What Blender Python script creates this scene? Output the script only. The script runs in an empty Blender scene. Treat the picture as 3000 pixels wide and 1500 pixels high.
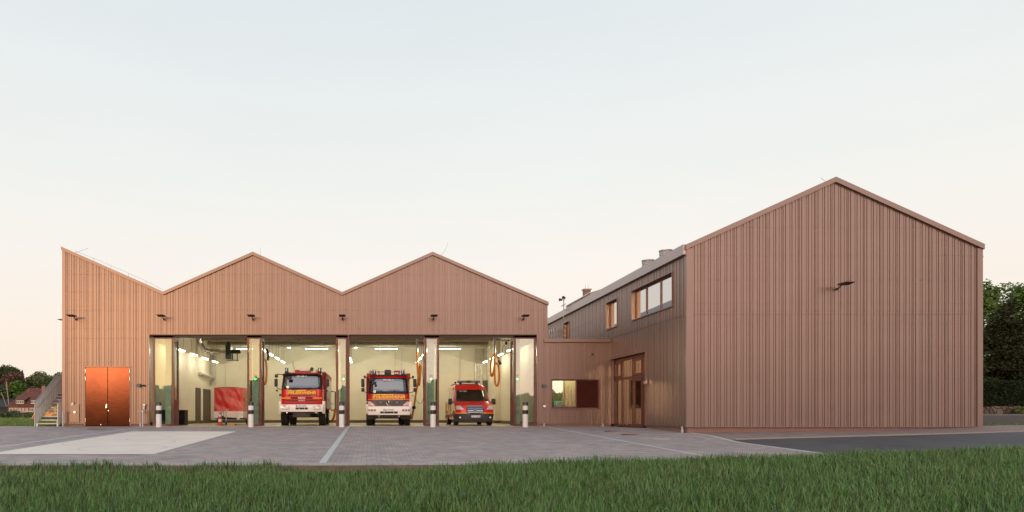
import bpy, math, random
import numpy as np
from mathutils import Vector, Matrix
random.seed(7); RNG = np.random.default_rng(7)
R = math.radians
SC = bpy.context.scene
COL = SC.collection
# ------------------------------------------------------------------ camera
CAMZ = 0.56
cam = bpy.data.cameras.new('camera'); camo = bpy.data.objects.new('camera', cam); COL.objects.link(camo)
camo.location = (0, 0, CAMZ); camo.rotation_euler = (R(90), 0, 0)
cam.sensor_width = 36; cam.lens = 24.0; cam.shift_x = 0.1373; cam.shift_y = 0.155
cam.clip_start = 0.1; cam.clip_end = 3000
SC.camera = camo
# ------------------------------------------------------------------ world
SUN = Vector((-0.372, -0.928, math.tan(R(3.4)))).normalized()
w = bpy.data.worlds.new('World'); SC.world = w; w.use_nodes = True
nt = w.node_tree; nt.nodes.clear()
def N(t, **k):
    n = nt.nodes.new(t)
    for a, b in k.items(): setattr(n, a, b)
    return n
out = N('ShaderNodeOutputWorld'); bg = N('ShaderNodeBackground'); bg2 = N('ShaderNodeBackground'); add = N('ShaderNodeAddShader')
sky = N('ShaderNodeTexSky', sky_type='NISHITA', sun_disc=False, sun_elevation=R(3.0), sun_rotation=math.atan2(SUN.x, SUN.y))
bg.inputs['Strength'].default_value = 0.018
nt.links.new(sky.outputs[0], bg.inputs['Color'])
tc = N('ShaderNodeTexCoord'); nrm = N('ShaderNodeVectorMath', operation='NORMALIZE'); sep = N('ShaderNodeSeparateXYZ')
nt.links.new(tc.outputs['Generated'], nrm.inputs[0]); nt.links.new(nrm.outputs[0], sep.inputs[0])
def ramp(stops):
    r = N('ShaderNodeValToRGB'); e = r.color_ramp.elements
    while len(e) < len(stops): e.new(0.5)
    for i, (p, c) in enumerate(stops): e[i].position = p; e[i].color = (*c, 1)
    return r
rA = ramp([(0.0, (.94, .80, .69)), (0.09, (.95, .83, .73)), (0.20, (.93, .87, .81)), (0.33, (.85, .865, .84)), (0.52, (.74, .79, .815)), (0.68, (.62, .70, .78)), (1.0, (.52, .62, .75))])
rB = ramp([(0.0, (.86, .54, .44)), (0.07, (.86, .575, .49)), (0.20, (.86, .62, .53)), (0.40, (.48, .41, .38)), (0.66, (.22, .24, .27)), (1.0, (.17, .20, .25))])
sepz = sep.outputs['Z']
for r in (rA, rB): nt.links.new(sepz, r.inputs[0])
dot = N('ShaderNodeVectorMath', operation='DOT_PRODUCT'); nt.links.new(nrm.outputs[0], dot.inputs[0])
dot.inputs[1].default_value = (-.09, -.99, 0.11)
mr = N('ShaderNodeMapRange', interpolation_type='SMOOTHSTEP'); nt.links.new(dot.outputs['Value'], mr.inputs['Value'])
mr.inputs['From Min'].default_value = 0.40; mr.inputs['From Max'].default_value = 1.0
scl = N('ShaderNodeVectorMath', operation='SCALE'); nt.links.new(rB.outputs[0], scl.inputs[0]); scl.inputs['Scale'].default_value = 3.55
mx = N('ShaderNodeMix', data_type='RGBA'); nt.links.new(mr.outputs[0], mx.inputs['Factor'])
nt.links.new(rA.outputs[0], mx.inputs[6]); nt.links.new(scl.outputs[0], mx.inputs[7])
dot3 = N('ShaderNodeVectorMath', operation='DOT_PRODUCT'); nt.links.new(nrm.outputs[0], dot3.inputs[0]); dot3.inputs[1].default_value = (-.345, -.937, .04)
mr3 = N('ShaderNodeMapRange', interpolation_type='SMOOTHSTEP'); nt.links.new(dot3.outputs['Value'], mr3.inputs['Value']); mr3.inputs['From Min'].default_value = .91; mr3.inputs['From Max'].default_value = 1.0
mx3 = N('ShaderNodeMix', data_type='RGBA'); nt.links.new(mr3.outputs[0], mx3.inputs['Factor']); nt.links.new(mx.outputs[2], mx3.inputs[6]); mx3.inputs[7].default_value = (3.2, 1.95, .98, 1)
sn = N('ShaderNodeTexNoise'); sn.inputs['Scale'].default_value = 2.2; sn.inputs['Detail'].default_value = 6; sn.inputs['Roughness'].default_value = .55
smap = N('ShaderNodeMapping'); smap.inputs['Scale'].default_value = (1, 1, 4.5); nt.links.new(nrm.outputs[0], smap.inputs[0]); nt.links.new(smap.outputs[0], sn.inputs['Vector'])
sr = N('ShaderNodeMapRange'); nt.links.new(sn.outputs['Fac'], sr.inputs['Value']); sr.inputs['From Min'].default_value = .3; sr.inputs['From Max'].default_value = .7; sr.inputs['To Min'].default_value = .982; sr.inputs['To Max'].default_value = 1.018
sv = N('ShaderNodeVectorMath', operation='SCALE'); nt.links.new(mx3.outputs[2], sv.inputs[0]); nt.links.new(sr.outputs[0], sv.inputs['Scale'])
nt.links.new(sv.outputs[0], bg2.inputs['Color']); bg2.inputs['Strength'].default_value = 1.0
nt.links.new(bg.outputs[0], add.inputs[0]); nt.links.new(bg2.outputs[0], add.inputs[1]); nt.links.new(add.outputs[0], out.inputs[0])
sun = bpy.data.lights.new('sun', 'SUN'); sun.energy = 0.45; sun.angle = R(6); sun.color = (1.0, .58, .32)
suno = bpy.data.objects.new('sun', sun); COL.objects.link(suno); suno.rotation_euler = (-SUN).to_track_quat('-Z', 'Y').to_euler()
SC.view_settings.view_transform = 'Standard'; SC.view_settings.look = 'None'; SC.view_settings.exposure = 0.0; SC.view_settings.gamma = 1.0
SC.cycles.use_denoising = True; SC.cycles.max_bounces = 7; SC.cycles.transparent_max_bounces = 12; SC.cycles.sample_clamp_indirect = 6.0
# ------------------------------------------------------------------ materials
MATS = {}
def mat(name, col, rough=.6, metal=0., spec=.5, var=0., vs=3., bump=0., bs=30., emit=None, es=0., col2=None, island=0., aniso=None, coat=0.):
    m = bpy.data.materials.new(name); m.use_nodes = True; t = m.node_tree; b = t.nodes['Principled BSDF']
    b.inputs['Base Color'].default_value = (*col, 1); b.inputs['Roughness'].default_value = rough; b.inputs['Metallic'].default_value = metal
    b.inputs['Specular IOR Level'].default_value = spec; b.inputs['Coat Weight'].default_value = coat
    src = None
    tcn = t.nodes.new('ShaderNodeTexCoord')
    if var or col2:
        no = t.nodes.new('ShaderNodeTexNoise'); no.inputs['Scale'].default_value = vs; no.inputs['Detail'].default_value = 5; no.inputs['Roughness'].default_value = .65
        if aniso:
            mp = t.nodes.new('ShaderNodeMapping'); mp.inputs['Scale'].default_value = aniso
            t.links.new(tcn.outputs['Object'], mp.inputs[0]); t.links.new(mp.outputs[0], no.inputs['Vector'])
        else: t.links.new(tcn.outputs['Object'], no.inputs['Vector'])
        r = t.nodes.new('ShaderNodeValToRGB'); r.color_ramp.elements[0].position = .32; r.color_ramp.elements[1].position = .68
        c2 = col2 if col2 else tuple(c * (1 + var) for c in col); c1 = col if col2 else tuple(c * (1 - var) for c in col)
        r.color_ramp.elements[0].color = (*c1, 1); r.color_ramp.elements[1].color = (*c2, 1)
        t.links.new(no.outputs['Fac'], r.inputs[0]); src = r.outputs[0]; t.links.new(src, b.inputs['Base Color'])
    if island:
        g = t.nodes.new('ShaderNodeNewGeometry'); hs = t.nodes.new('ShaderNodeHueSaturation')
        mrn = t.nodes.new('ShaderNodeMapRange'); mrn.inputs['To Min'].default_value = 1 - island; mrn.inputs['To Max'].default_value = 1 + island
        t.links.new(g.outputs['Random Per Island'], mrn.inputs['Value']); t.links.new(mrn.outputs[0], hs.inputs['Value'])
        mr2 = t.nodes.new('ShaderNodeMapRange'); mr2.inputs['To Min'].default_value = .47; mr2.inputs['To Max'].default_value = .52
        t.links.new(g.outputs['Random Per Island'], mr2.inputs['Value']); t.links.new(mr2.outputs[0], hs.inputs['Hue'])
        if src: t.links.new(src, hs.inputs['Color'])
        else: hs.inputs['Color'].default_value = (*col, 1)
        t.links.new(hs.outputs[0], b.inputs['Base Color'])
    if bump:
        n2 = t.nodes.new('ShaderNodeTexNoise'); n2.inputs['Scale'].default_value = bs; n2.inputs['Detail'].default_value = 4
        t.links.new(tcn.outputs['Object'], n2.inputs['Vector']); bn = t.nodes.new('ShaderNodeBump'); bn.inputs['Strength'].default_value = bump; bn.inputs['Distance'].default_value = .02
        t.links.new(n2.outputs['Fac'], bn.inputs['Height']); t.links.new(bn.outputs[0], b.inputs['Normal'])
    if emit: b.inputs['Emission Color'].default_value = (*emit, 1); b.inputs['Emission Strength'].default_value = es
    MATS[name] = m; return m
def glassmat(name, tint, fac, rough=0.0, refl=(1, 1, 1)):
    m = bpy.data.materials.new(name); m.use_nodes = True; t = m.node_tree; t.nodes.clear()
    o = t.nodes.new('ShaderNodeOutputMaterial'); a = t.nodes.new('ShaderNodeBsdfTransparent'); g = t.nodes.new('ShaderNodeBsdfGlossy'); x = t.nodes.new('ShaderNodeMixShader')
    a.inputs[0].default_value = (*tint, 1); g.inputs['Color'].default_value = (*refl, 1); g.inputs['Roughness'].default_value = rough
    lw = t.nodes.new('ShaderNodeLayerWeight'); lw.inputs['Blend'].default_value = .35
    mp = t.nodes.new('ShaderNodeMapRange'); mp.inputs['To Min'].default_value = fac; mp.inputs['To Max'].default_value = min(1, fac + .5)
    t.links.new(lw.outputs['Fresnel'], mp.inputs['Value']); t.links.new(mp.outputs[0], x.inputs[0])
    no = t.nodes.new('ShaderNodeTexNoise'); no.inputs['Scale'].default_value = 1.1; tcn = t.nodes.new('ShaderNodeTexCoord'); bn = t.nodes.new('ShaderNodeBump')
    bn.inputs['Strength'].default_value = .05; bn.inputs['Distance'].default_value = .01
    t.links.new(tcn.outputs['Object'], no.inputs['Vector']); t.links.new(no.outputs['Fac'], bn.inputs['Height']); t.links.new(bn.outputs[0], g.inputs['Normal'])
    t.links.new(a.outputs[0], x.inputs[1]); t.links.new(g.outputs[0], x.inputs[2]); t.links.new(x.outputs[0], o.inputs[0])
    MATS[name] = m; return m
def brickmat(name, c1, c2, mortar, bw, bh, rough=.85, msize=.012, plane='XY', scale=1., bump=.3, wear=.25):
    m = bpy.data.materials.new(name); m.use_nodes = True; t = m.node_tree; b = t.nodes['Principled BSDF']; b.inputs['Roughness'].default_value = rough
    b.inputs['Specular IOR Level'].default_value = .3
    tcn = t.nodes.new('ShaderNodeTexCoord'); br = t.nodes.new('ShaderNodeTexBrick'); v = tcn.outputs['Object']
    if plane != 'XY':
        s = t.nodes.new('ShaderNodeSeparateXYZ'); c = t.nodes.new('ShaderNodeCombineXYZ'); t.links.new(v, s.inputs[0])
        t.links.new(s.outputs['X' if plane == 'XZ' else 'Y'], c.inputs['X']); t.links.new(s.outputs['Z'], c.inputs['Y']); v = c.outputs[0]
    t.links.new(v, br.inputs['Vector'])
    br.inputs['Scale'].default_value = scale; br.inputs['Brick Width'].default_value = bw; br.inputs['Row Height'].default_value = bh
    br.inputs['Mortar Size'].default_value = msize; br.inputs['Color1'].default_value = (*c1, 1); br.inputs['Color2'].default_value = (*c2, 1); br.inputs['Mortar'].default_value = (*mortar, 1)
    no = t.nodes.new('ShaderNodeTexNoise'); no.inputs['Scale'].default_value = 1.3; no.inputs['Detail'].default_value = 8; no.inputs['Roughness'].default_value = .7; t.links.new(tcn.outputs['Object'], no.inputs['Vector'])
    mrn = t.nodes.new('ShaderNodeMapRange'); mrn.inputs['From Min'].default_value = .3; mrn.inputs['From Max'].default_value = .7; mrn.inputs['To Min'].default_value = 1 - wear; mrn.inputs['To Max'].default_value = 1 + wear
    t.links.new(no.outputs['Fac'], mrn.inputs['Value']); hs = t.nodes.new('ShaderNodeHueSaturation'); t.links.new(br.outputs['Color'], hs.inputs['Color']); t.links.new(mrn.outputs[0], hs.inputs['Value'])
    t.links.new(hs.outputs[0], b.inputs['Base Color'])
    bn = t.nodes.new('ShaderNodeBump'); bn.inputs['Strength'].default_value = bump; bn.inputs['Distance'].default_value = .01; t.links.new(br.outputs['Fac'], bn.inputs['Height']); bn.invert = True
    t.links.new(bn.outputs[0], b.inputs['Normal']); MATS[name] = m; return m
def emat(name, col, s):
    return mat(name, (.8, .8, .8), .4, emit=col, es=s)
CLAD = mat('clad', (.246, .175, .150), .34, .50, .75, var=.05, vs=.8, bump=.02, bs=3)
CLADS = mat('trim', (.240, .171, .147), .34, .50, .75, var=.04, vs=1.2)
PLINTH = mat('plinth', (.27, .16, .13), .8, var=.10, vs=2.5, bump=.2, bs=40)
GUTTER = mat('gutter_metal', (.36, .30, .30), .30, .7, var=.05, vs=.6)
COPPER = mat('door_metal', (.048, .015, .0075), .16, .90, .5, var=.10, vs=1.3, bump=.06, bs=2.2)
FRAME = mat('frame_red', (.135, .040, .030), .35, .1, .6, var=.08)
FRAMED = mat('frame_dark', (.030, .016, .013), .5)
GALV = mat('galvanised', (.52, .52, .49), .45, .45, var=.14, vs=5)
GALVP = mat('galvanised_planks', (.80, .76, .67), .6, .0, var=.12, vs=2, aniso=(9, 9, .6))
STEEL = mat('bright_steel', (.65, .65, .65), .25, 1.)
ROOF = mat('roof_sheet', (.24, .20, .19), .5, .3, var=.1)
CREAM = brickmat('cream_block', (.66, .61, .47), (.68, .63, .49), (.63, .58, .45), 1.0, .50, .65, .010, 'XZ', bump=.08, wear=.04)
CREAMS = brickmat('cream_block_side', (.66, .61, .47), (.68, .63, .49), (.63, .58, .45), 1.0, .50, .65, .010, 'YZ', bump=.08, wear=.04)
CEIL = mat('ceiling_board', (.33, .28, .19), .8, var=.08)
IFLOOR = mat('hall_floor', (.50, .44, .30), .28, 0, .5, var=.10, vs=.9)
SKIRT = mat('skirting', (.085, .065, .050), .6, var=.1)
IDOOR = mat('inner_door', (.085, .055, .042), .5)
CONC = mat('concrete', (.74, .76, .70), .8, var=.14, vs=3, bump=.3, bs=25)
GLASS = glassmat('panel_glass', (.80, .90, .84), .09)
GLASSW = glassmat('window_glass', (.86, .88, .84), .25)
GLASSE = glassmat('entrance_glass', (.80, .80, .62), .28)
WSH = glassmat('windscreen_glass', (.60, .66, .70), .24)
GLASSS = glassmat('side_window_glass', (.35, .38, .36), .60)
HGL = glassmat('house_glass', (.2, .25, .3), .3)
BLK = mat('black_plastic', (.018, .018, .020), .45)
TYRE = mat('tyre', (.020, .019, .018), .85, var=.3, vs=12)
DARK = mat('dark_metal', (.035, .028, .026), .5, .2)
FLOODM = mat('flood_metal', (.070, .045, .042), .4, .4)
WHITE = mat('white_paint', (.78, .77, .75), .35, var=.03)
TRWHITE = mat('truck_white', (.88, .84, .78), .28, coat=.5, var=.02)
RED = mat('fire_red', (.70, .020, .020), .22, 0, .5, coat=.8, var=.04)
REDD = mat('fire_red_matt', (.40, .02, .018), .5, var=.1)
ORANGE = mat('stripe_orange', (.85, .32, .02), .35)
YEL = mat('lettering_yellow', (.90, .62, .06), .4)
WTXT = mat('lettering_white', (.85, .85, .85), .5)
BTXT = mat('lettering_black', (.02, .02, .02), .5)
BLUE = mat('eu_blue', (.02, .10, .60), .4)
GREYP = mat('grey_grille', (.085, .085, .09), .4)
CHROME = mat('chrome', (.75, .75, .76), .15, 1.)
LENS = mat('headlamp', (.75, .75, .76), .08, .2, coat=1., bump=.4, bs=60)
ORLENS = mat('indicator', (.75, .16, .02), .2, coat=1.)
BEACON = mat('beacon_blue', (.015, .03, .30), .12, coat=1., spec=.8)
def tarpmat():
    m = mat('tarpaulin', (.62, .030, .025), .28, 0, .6, var=.08, vs=4); t = m.node_tree; b = t.nodes['Principled BSDF']
    tcn = t.nodes.new('ShaderNodeTexCoord'); mp = t.nodes.new('ShaderNodeMapping'); mp.inputs['Rotation'].default_value = (0, R(35), 0); mp.inputs['Scale'].default_value = (3.2, 1, .7)
    n = t.nodes.new('ShaderNodeTexNoise'); n.inputs['Scale'].default_value = 1.6; n.inputs['Detail'].default_value = 3
    bn = t.nodes.new('ShaderNodeBump'); bn.inputs['Strength'].default_value = .5; bn.inputs['Distance'].default_value = .05
    t.links.new(tcn.outputs['Object'], mp.inputs[0]); t.links.new(mp.outputs[0], n.inputs['Vector']); t.links.new(n.outputs['Fac'], bn.inputs['Height']); t.links.new(bn.outputs[0], b.inputs['Normal'])
    return m
TARP = tarpmat()
HOSE = mat('hose_orange', (.62, .24, .015), .5, var=.12)
CARD = mat('cabinet_black', (.012, .012, .012), .5)
PAPER = mat('paper', (.55, .45, .32), .8)
TUBE = emat('tube_light', (1, .92, .66), 7.0)
TUBE2 = emat('tube_light_cross', (1, .93, .66), 7.0)
SPOTE = emat('spot_light', (.80, 1, .82), 7.0)
GREENL = emat('signal_green', (.0, 1, .28), 3.0)
REDL = mat('signal_red', (.25, .03, .03), .3, coat=1.)
ROOME = emat('added_room_light', (.92, 1, .62), 8.0)
SCREEN = emat('screen_dark', (.03, .06, .10), 1.0); SCREENG = emat('screen_green', (.1, .8, .2), .9); SCREENY = emat('screen_yellow', (.8, .75, .1), .8)
PAVER = brickmat('paver', (.470, .355, .315), (.290, .272, .280), (.175, .155, .140), .24, .12, .8, .007, wear=.22)
PAVER2 = brickmat('paver_red', (.33, .23, .20), (.25, .20, .19), (.13, .105, .095), .24, .12, .8, .007, wear=.15)
PADM = mat('pad_concrete', (.76, .67, .58), .75, var=.07, vs=.9, bump=.15, bs=20)
def padmarks():
    t = PADM.node_tree; b = t.nodes['Principled BSDF']; src = b.inputs['Base Color'].links[0].from_socket
    g = t.nodes.new('ShaderNodeTexCoord'); last = src
    for cx, cy, r, w_ in ((-8.1, 22.0, 1.7, .07), (-6.6, 24.0, 1.9, .05), (-8.6, 24.6, 1.3, .05), (-7.2, 19.8, 1.2, .06)):
        d = t.nodes.new('ShaderNodeVectorMath'); d.operation = 'DISTANCE'; m0 = t.nodes.new('ShaderNodeVectorMath'); m0.operation = 'MULTIPLY'; m0.inputs[1].default_value = (1, 1, 0)
        t.links.new(g.outputs['Object'], m0.inputs[0]); t.links.new(m0.outputs[0], d.inputs[0]); d.inputs[1].default_value = (cx, cy, 0)
        a = t.nodes.new('ShaderNodeMath'); a.operation = 'SUBTRACT'; t.links.new(d.outputs['Value'], a.inputs[0]); a.inputs[1].default_value = r
        c = t.nodes.new('ShaderNodeMath'); c.operation = 'ABSOLUTE'; t.links.new(a.outputs[0], c.inputs[0])
        m = t.nodes.new('ShaderNodeMapRange'); t.links.new(c.outputs[0], m.inputs['Value']); m.inputs['From Min'].default_value = 0; m.inputs['From Max'].default_value = w_; m.inputs['To Min'].default_value = .30; m.inputs['To Max'].default_value = 0
        x = t.nodes.new('ShaderNodeMix'); x.data_type = 'RGBA'; t.links.new(m.outputs[0], x.inputs['Factor']); t.links.new(last, x.inputs[6]); x.inputs[7].default_value = (.35, .29, .24, 1); last = x.outputs[2]
    t.links.new(last, b.inputs['Base Color'])
padmarks()
KERB = mat('kerb_concrete', (.38, .38, .37), .8, var=.12, vs=4)
GRANITE = mat('drain_stone', (.52, .53, .51), .6, var=.10, vs=8)
ASPH = mat('asphalt', (.080, .079, .081), .75, var=.22, vs=.7, bump=.4, bs=120)
SOIL = mat('soil', (.10, .070, .045), .95, col2=(.17, .125, .080), vs=5, bump=.6, bs=20)
MEADOW = mat('meadow_ground', (.075, .115, .030), .95, col2=(.13, .16, .045), vs=.25, bump=.5, bs=4)
RUST = mat('rusty_iron', (.17, .07, .045), .75, var=.25, vs=14)
PALEC = mat('pale_cover', (.45, .42, .36), .8, var=.1)
WHEAT = mat('wheat_leaf', (.070, .165, .040), .40, 0, .5, island=.75, col2=(.112, .200, .058), vs=.6)
WEED = mat('weed_leaf', (.09, .17, .035), .5, island=.3)
LEAFD = mat('leaf_dark', (.065, .095, .038), .6, 0, .3, island=.45)
LEAFM = mat('leaf_mid', (.115, .155, .055), .6, 0, .3, island=.4)
LEAFL = mat('leaf_light', (.20, .21, .09), .6, 0, .3, island=.35)
LEAFF = mat('leaf_fresh', (.085, .155, .034), .6, 0, .3, island=.4)
LEAFB = mat('leaf_bright', (.09, .19, .03), .6, 0, .3, island=.35)
LEAFR = mat('leaf_red', (.13, .075, .055), .6, 0, .3, island=.4)
LEAFC = mat('leaf_conifer', (.030, .036, .014), .7, 0, .2, island=.5)
HEDGE = mat('leaf_hedge', (.018, .030, .010), .7, 0, .2, island=.5)
BARK = mat('bark', (.12, .085, .06), .9, var=.25, vs=6)
BARKL = mat('bark_pale', (.35, .28, .20), .9, var=.25, vs=6)
RTILE = brickmat('roof_tiles', (.20, .080, .058), (.12, .050, .040), (.07, .03, .025), .35, .30, .8, .02, wear=.35)
HBRICK = brickmat('house_brick', (.36, .15, .10), (.29, .11, .08), (.40, .32, .27), .5, .15, .85, .015, 'XZ', wear=.1)
DROOF = mat('dark_roof', (.035, .037, .045), .7, var=.2)
SHEDG = mat('shed_green', (.02, .06, .035), .7)
STONEM = None
def stonemat():
    m = bpy.data.materials.new('rubble_stone'); m.use_nodes = True; t = m.node_tree; b = t.nodes['Principled BSDF']; b.inputs['Roughness'].default_value = .9
    tcn = t.nodes.new('ShaderNodeTexCoord'); v = t.nodes.new('ShaderNodeTexVoronoi'); v.inputs['Scale'].default_value = 2.6; e = t.nodes.new('ShaderNodeTexVoronoi'); e.feature = 'DISTANCE_TO_EDGE'; e.inputs['Scale'].default_value = 2.6
    for x in (v, e): t.links.new(tcn.outputs['Object'], x.inputs['Vector'])
    r = t.nodes.new('ShaderNodeValToRGB'); r.color_ramp.elements[0].color = (.085, .062, .045, 1); r.color_ramp.elements[1].color = (.19, .15, .11, 1)
    t.links.new(v.outputs['Color'], r.inputs[0]); r2 = t.nodes.new('ShaderNodeValToRGB'); r2.color_ramp.elements[0].position = .02; r2.color_ramp.elements[1].position = .08
    t.links.new(e.outputs['Distance'], r2.inputs[0]); mxn = t.nodes.new('ShaderNodeMix'); mxn.data_type = 'RGBA'; t.links.new(r2.outputs[0], mxn.inputs['Factor'])
    mxn.inputs[6].default_value = (.03, .022, .016, 1); t.links.new(r.outputs[0], mxn.inputs[7]); t.links.new(mxn.outputs[2], b.inputs['Base Color'])
    bn = t.nodes.new('ShaderNodeBump'); bn.inputs['Distance'].default_value = .05; t.links.new(r2.outputs[0], bn.inputs['Height']); t.links.new(bn.outputs[0], b.inputs['Normal'])
    return m
STONEM = stonemat()
# ------------------------------------------------------------------ mesh helpers
ORIG = {}
class MB:
    def __init__(s): s.v = []; s.f = []; s.mi = []; s.cur = 0
    def add(s, vs, fs):
        k = len(s.v); s.v += [tuple(p) for p in vs]; s.f += [tuple(i + k for i in f) for f in fs]; s.mi += [s.cur] * len(fs); return s
    def box(s, x0, x1, y0, y1, z0, z1):
        return s.add([(x0, y0, z0), (x1, y0, z0), (x1, y1, z0), (x0, y1, z0), (x0, y0, z1), (x1, y0, z1), (x1, y1, z1), (x0, y1, z1)],
                     [(0, 3, 2, 1), (4, 5, 6, 7), (0, 1, 5, 4), (1, 2, 6, 5), (2, 3, 7, 6), (3, 0, 4, 7)])
    def cbox(s, x0, x1, y0, y1, z0, z1, b=.01):   # box with chamfered edges along every side
        xs, ys, zs = (x0, x1), (y0, y1), (z0, z1); pts = []
        import bmesh
        bm = bmesh.new(); bmesh.ops.create_cube(bm, size=1)
        for vv in bm.verts: vv.co = Vector(((x0 + x1) / 2 + vv.co.x * (x1 - x0), (y0 + y1) / 2 + vv.co.y * (y1 - y0), (z0 + z1) / 2 + vv.co.z * (z1 - z0)))
        bmesh.ops.bevel(bm, geom=bm.edges[:], offset=b, segments=2, affect='EDGES', profile=.6)
        bm.verts.index_update(); s.add([vv.co[:] for vv in bm.verts], [[q.index for q in ff.verts] for ff in bm.faces]); bm.free(); return s
    def cyl(s, p0, p1, r0, r1=None, n=12, cap=True):
        r1 = r0 if r1 is None else r1; p0 = Vector(p0); p1 = Vector(p1); d = (p1 - p0).normalized()
        a = d.orthogonal().normalized(); b = d.cross(a); vs = []
        for p, r in ((p0, r0), (p1, r1)):
            for i in range(n):
                t = 2 * math.pi * i / n; vs.append(p + a * math.cos(t) * r + b * math.sin(t) * r)
        fs = [(i, (i + 1) % n, n + (i + 1) % n, n + i) for i in range(n)]
        if cap: fs += [tuple(range(n - 1, -1, -1)), tuple(range(n, 2 * n))]
        return s.add(vs, fs)
    def tube(s, pts, r, n=8, ribs=0):
        pts = [Vector(p) for p in pts]
        if ribs:
            q = []
            for i in range(len(pts) - 1):
                for k in range(ribs): q.append(pts[i].lerp(pts[i + 1], k / ribs))
            pts = q + [pts[-1]]
        vs = []; fs = []; up = None
        for i, p in enumerate(pts):
            d = (pts[min(i + 1, len(pts) - 1)] - pts[max(i - 1, 0)]).normalized()
            if up is None: up = d.orthogonal().normalized()
            up = (up - d * up.dot(d)).normalized(); b = d.cross(up); rr = r * (1.0 if not ribs or i % 2 else .84)
            for k in range(n):
                t = 2 * math.pi * k / n; vs.append(p + up * math.cos(t) * rr + b * math.sin(t) * rr)
            if i:
                for k in range(n): fs.append(((i - 1) * n + k, (i - 1) * n + (k + 1) % n, i * n + (k + 1) % n, i * n + k))
        fs.append(tuple(range(n - 1, -1, -1))); fs.append(tuple(range((len(pts) - 1) * n, len(pts) * n)))
        return s.add(vs, fs)
    def lathe(s, c, prof, axis='Z', n=24):
        vs = []; fs = []
        for (r, h) in prof:
            for k in range(n):
                t = 2 * math.pi * k / n; a, b = r * math.cos(t), r * math.sin(t)
                p = (a, b, h) if axis == 'Z' else ((h, a, b) if axis == 'X' else (a, h, b)); vs.append(Vector(c) + Vector(p))
        for i in range(1, len(prof)):
            for k in range(n): fs.append(((i - 1) * n + k, (i - 1) * n + (k + 1) % n, i * n + (k + 1) % n, i * n + k))
        fs.append(tuple(range(n))); fs.append(tuple(range((len(prof) - 1) * n, len(prof) * n)))
        return s.add(vs, fs)
    def prism(s, poly, y0, y1, ax='Y'):
        n = len(poly); mk = (lambda a, b, t: (a, t, b)) if ax == 'Y' else ((lambda a, b, t: (t, a, b)) if ax == 'X' else (lambda a, b, t: (a, b, t)))
        vs = [mk(a, b, y0) for a, b in poly] + [mk(a, b, y1) for a, b in poly]
        return s.add(vs, [tuple(range(n)), tuple(range(2 * n - 1, n - 1, -1))] + [(i, i + n, (i + 1) % n + n, (i + 1) % n) for i in range(n)])
    def quad(s, a, b, c, d): return s.add([a, b, c, d], [(0, 1, 2, 3)])
    def build(s, name, mats, parent=None, smooth=False, recalc=True):
        me = bpy.data.meshes.new(name); o0 = ORIG.get(parent.name, Vector()) if parent else Vector()
        me.from_pydata([(a - o0.x, b - o0.y, c - o0.z) for a, b, c in s.v], [], s.f)
        if not isinstance(mats, (list, tuple)): mats = [mats]
        for m in mats: me.materials.append(m)
        if len(mats) > 1: me.polygons.foreach_set('material_index', s.mi)
        if recalc:
            import bmesh
            bm = bmesh.new(); bm.from_mesh(me); bmesh.ops.recalc_face_normals(bm, faces=bm.faces); bm.to_mesh(me); bm.free()
        if smooth:
            me.polygons.foreach_set('use_smooth', [True] * len(me.polygons))
            try: me.set_sharp_from_angle(angle=R(35))
            except Exception: pass
        o = bpy.data.objects.new(name, me); COL.objects.link(o)
        if parent: o.parent = parent; ORIG[o.name] = o0
        return o
def tag(o, label=None, cat=None, group=None, kind=None):
    if label: o['label'] = label
    if cat: o['category'] = cat
    if group: o['group'] = group
    if kind: o['kind'] = kind
    return o
def thing(name, label, cat, loc=(0, 0, 0), group=None, local=False):
    o = bpy.data.objects.new(name, None); COL.objects.link(o); o.location = loc; o.empty_display_size = .2
    ORIG[o.name] = Vector() if local else Vector(loc)
    return tag(o, label, cat, group)
def kids(o): return [c for c in list(bpy.data.objects) if c.parent == o]
def dup(o, loc, label, parent=None):
    KID = {}
    for c in bpy.data.objects:
        if c.parent: KID.setdefault(c.parent.name, []).append(c)
    def rec(s, p):
        c = s.copy(); COL.objects.link(c)
        if p: c.parent = p
        for k in KID.get(s.name, []): rec(k, c)
        return c
    r = rec(o, None); r.location = loc; r['label'] = label; return r
def text(s, size, loc, m, parent, name='lettering', rot=(90, 0, 0), shear=0, bold=.0, wid=None, align='CENTER'):
    cu = bpy.data.curves.new('t', 'FONT'); cu.body = s; cu.size = size; cu.shear = shear; cu.offset = bold * size; cu.extrude = .003; cu.align_x = align
    to = bpy.data.objects.new('t', cu); COL.objects.link(to); dg = bpy.context.evaluated_depsgraph_get(); dg.update()
    me = bpy.data.meshes.new_from_object(to.evaluated_get(dg)); bpy.data.objects.remove(to)
    xs = [v.co.x for v in me.vertices]; f = 1
    if wid and xs: f = wid / (max(xs) - min(xs))
    M = Matrix.Rotation(R(rot[2]), 4, 'Z') @ Matrix.Rotation(R(rot[0]), 4, 'X') @ Matrix.Diagonal((f, 1, 1, 1)); me.transform(M)
    o0 = ORIG.get(parent.name, Vector()); me.transform(Matrix.Translation(Vector(loc) - o0)); me.materials.clear(); me.materials.append(m)
    o = bpy.data.objects.new(name, me); COL.objects.link(o); o.parent = parent; ORIG[o.name] = o0; return o
def PX(x, y, Y): return ((x - 1088) * Y / 2000, Y, CAMZ + (1215 - y) * Y / 2000)
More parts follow.
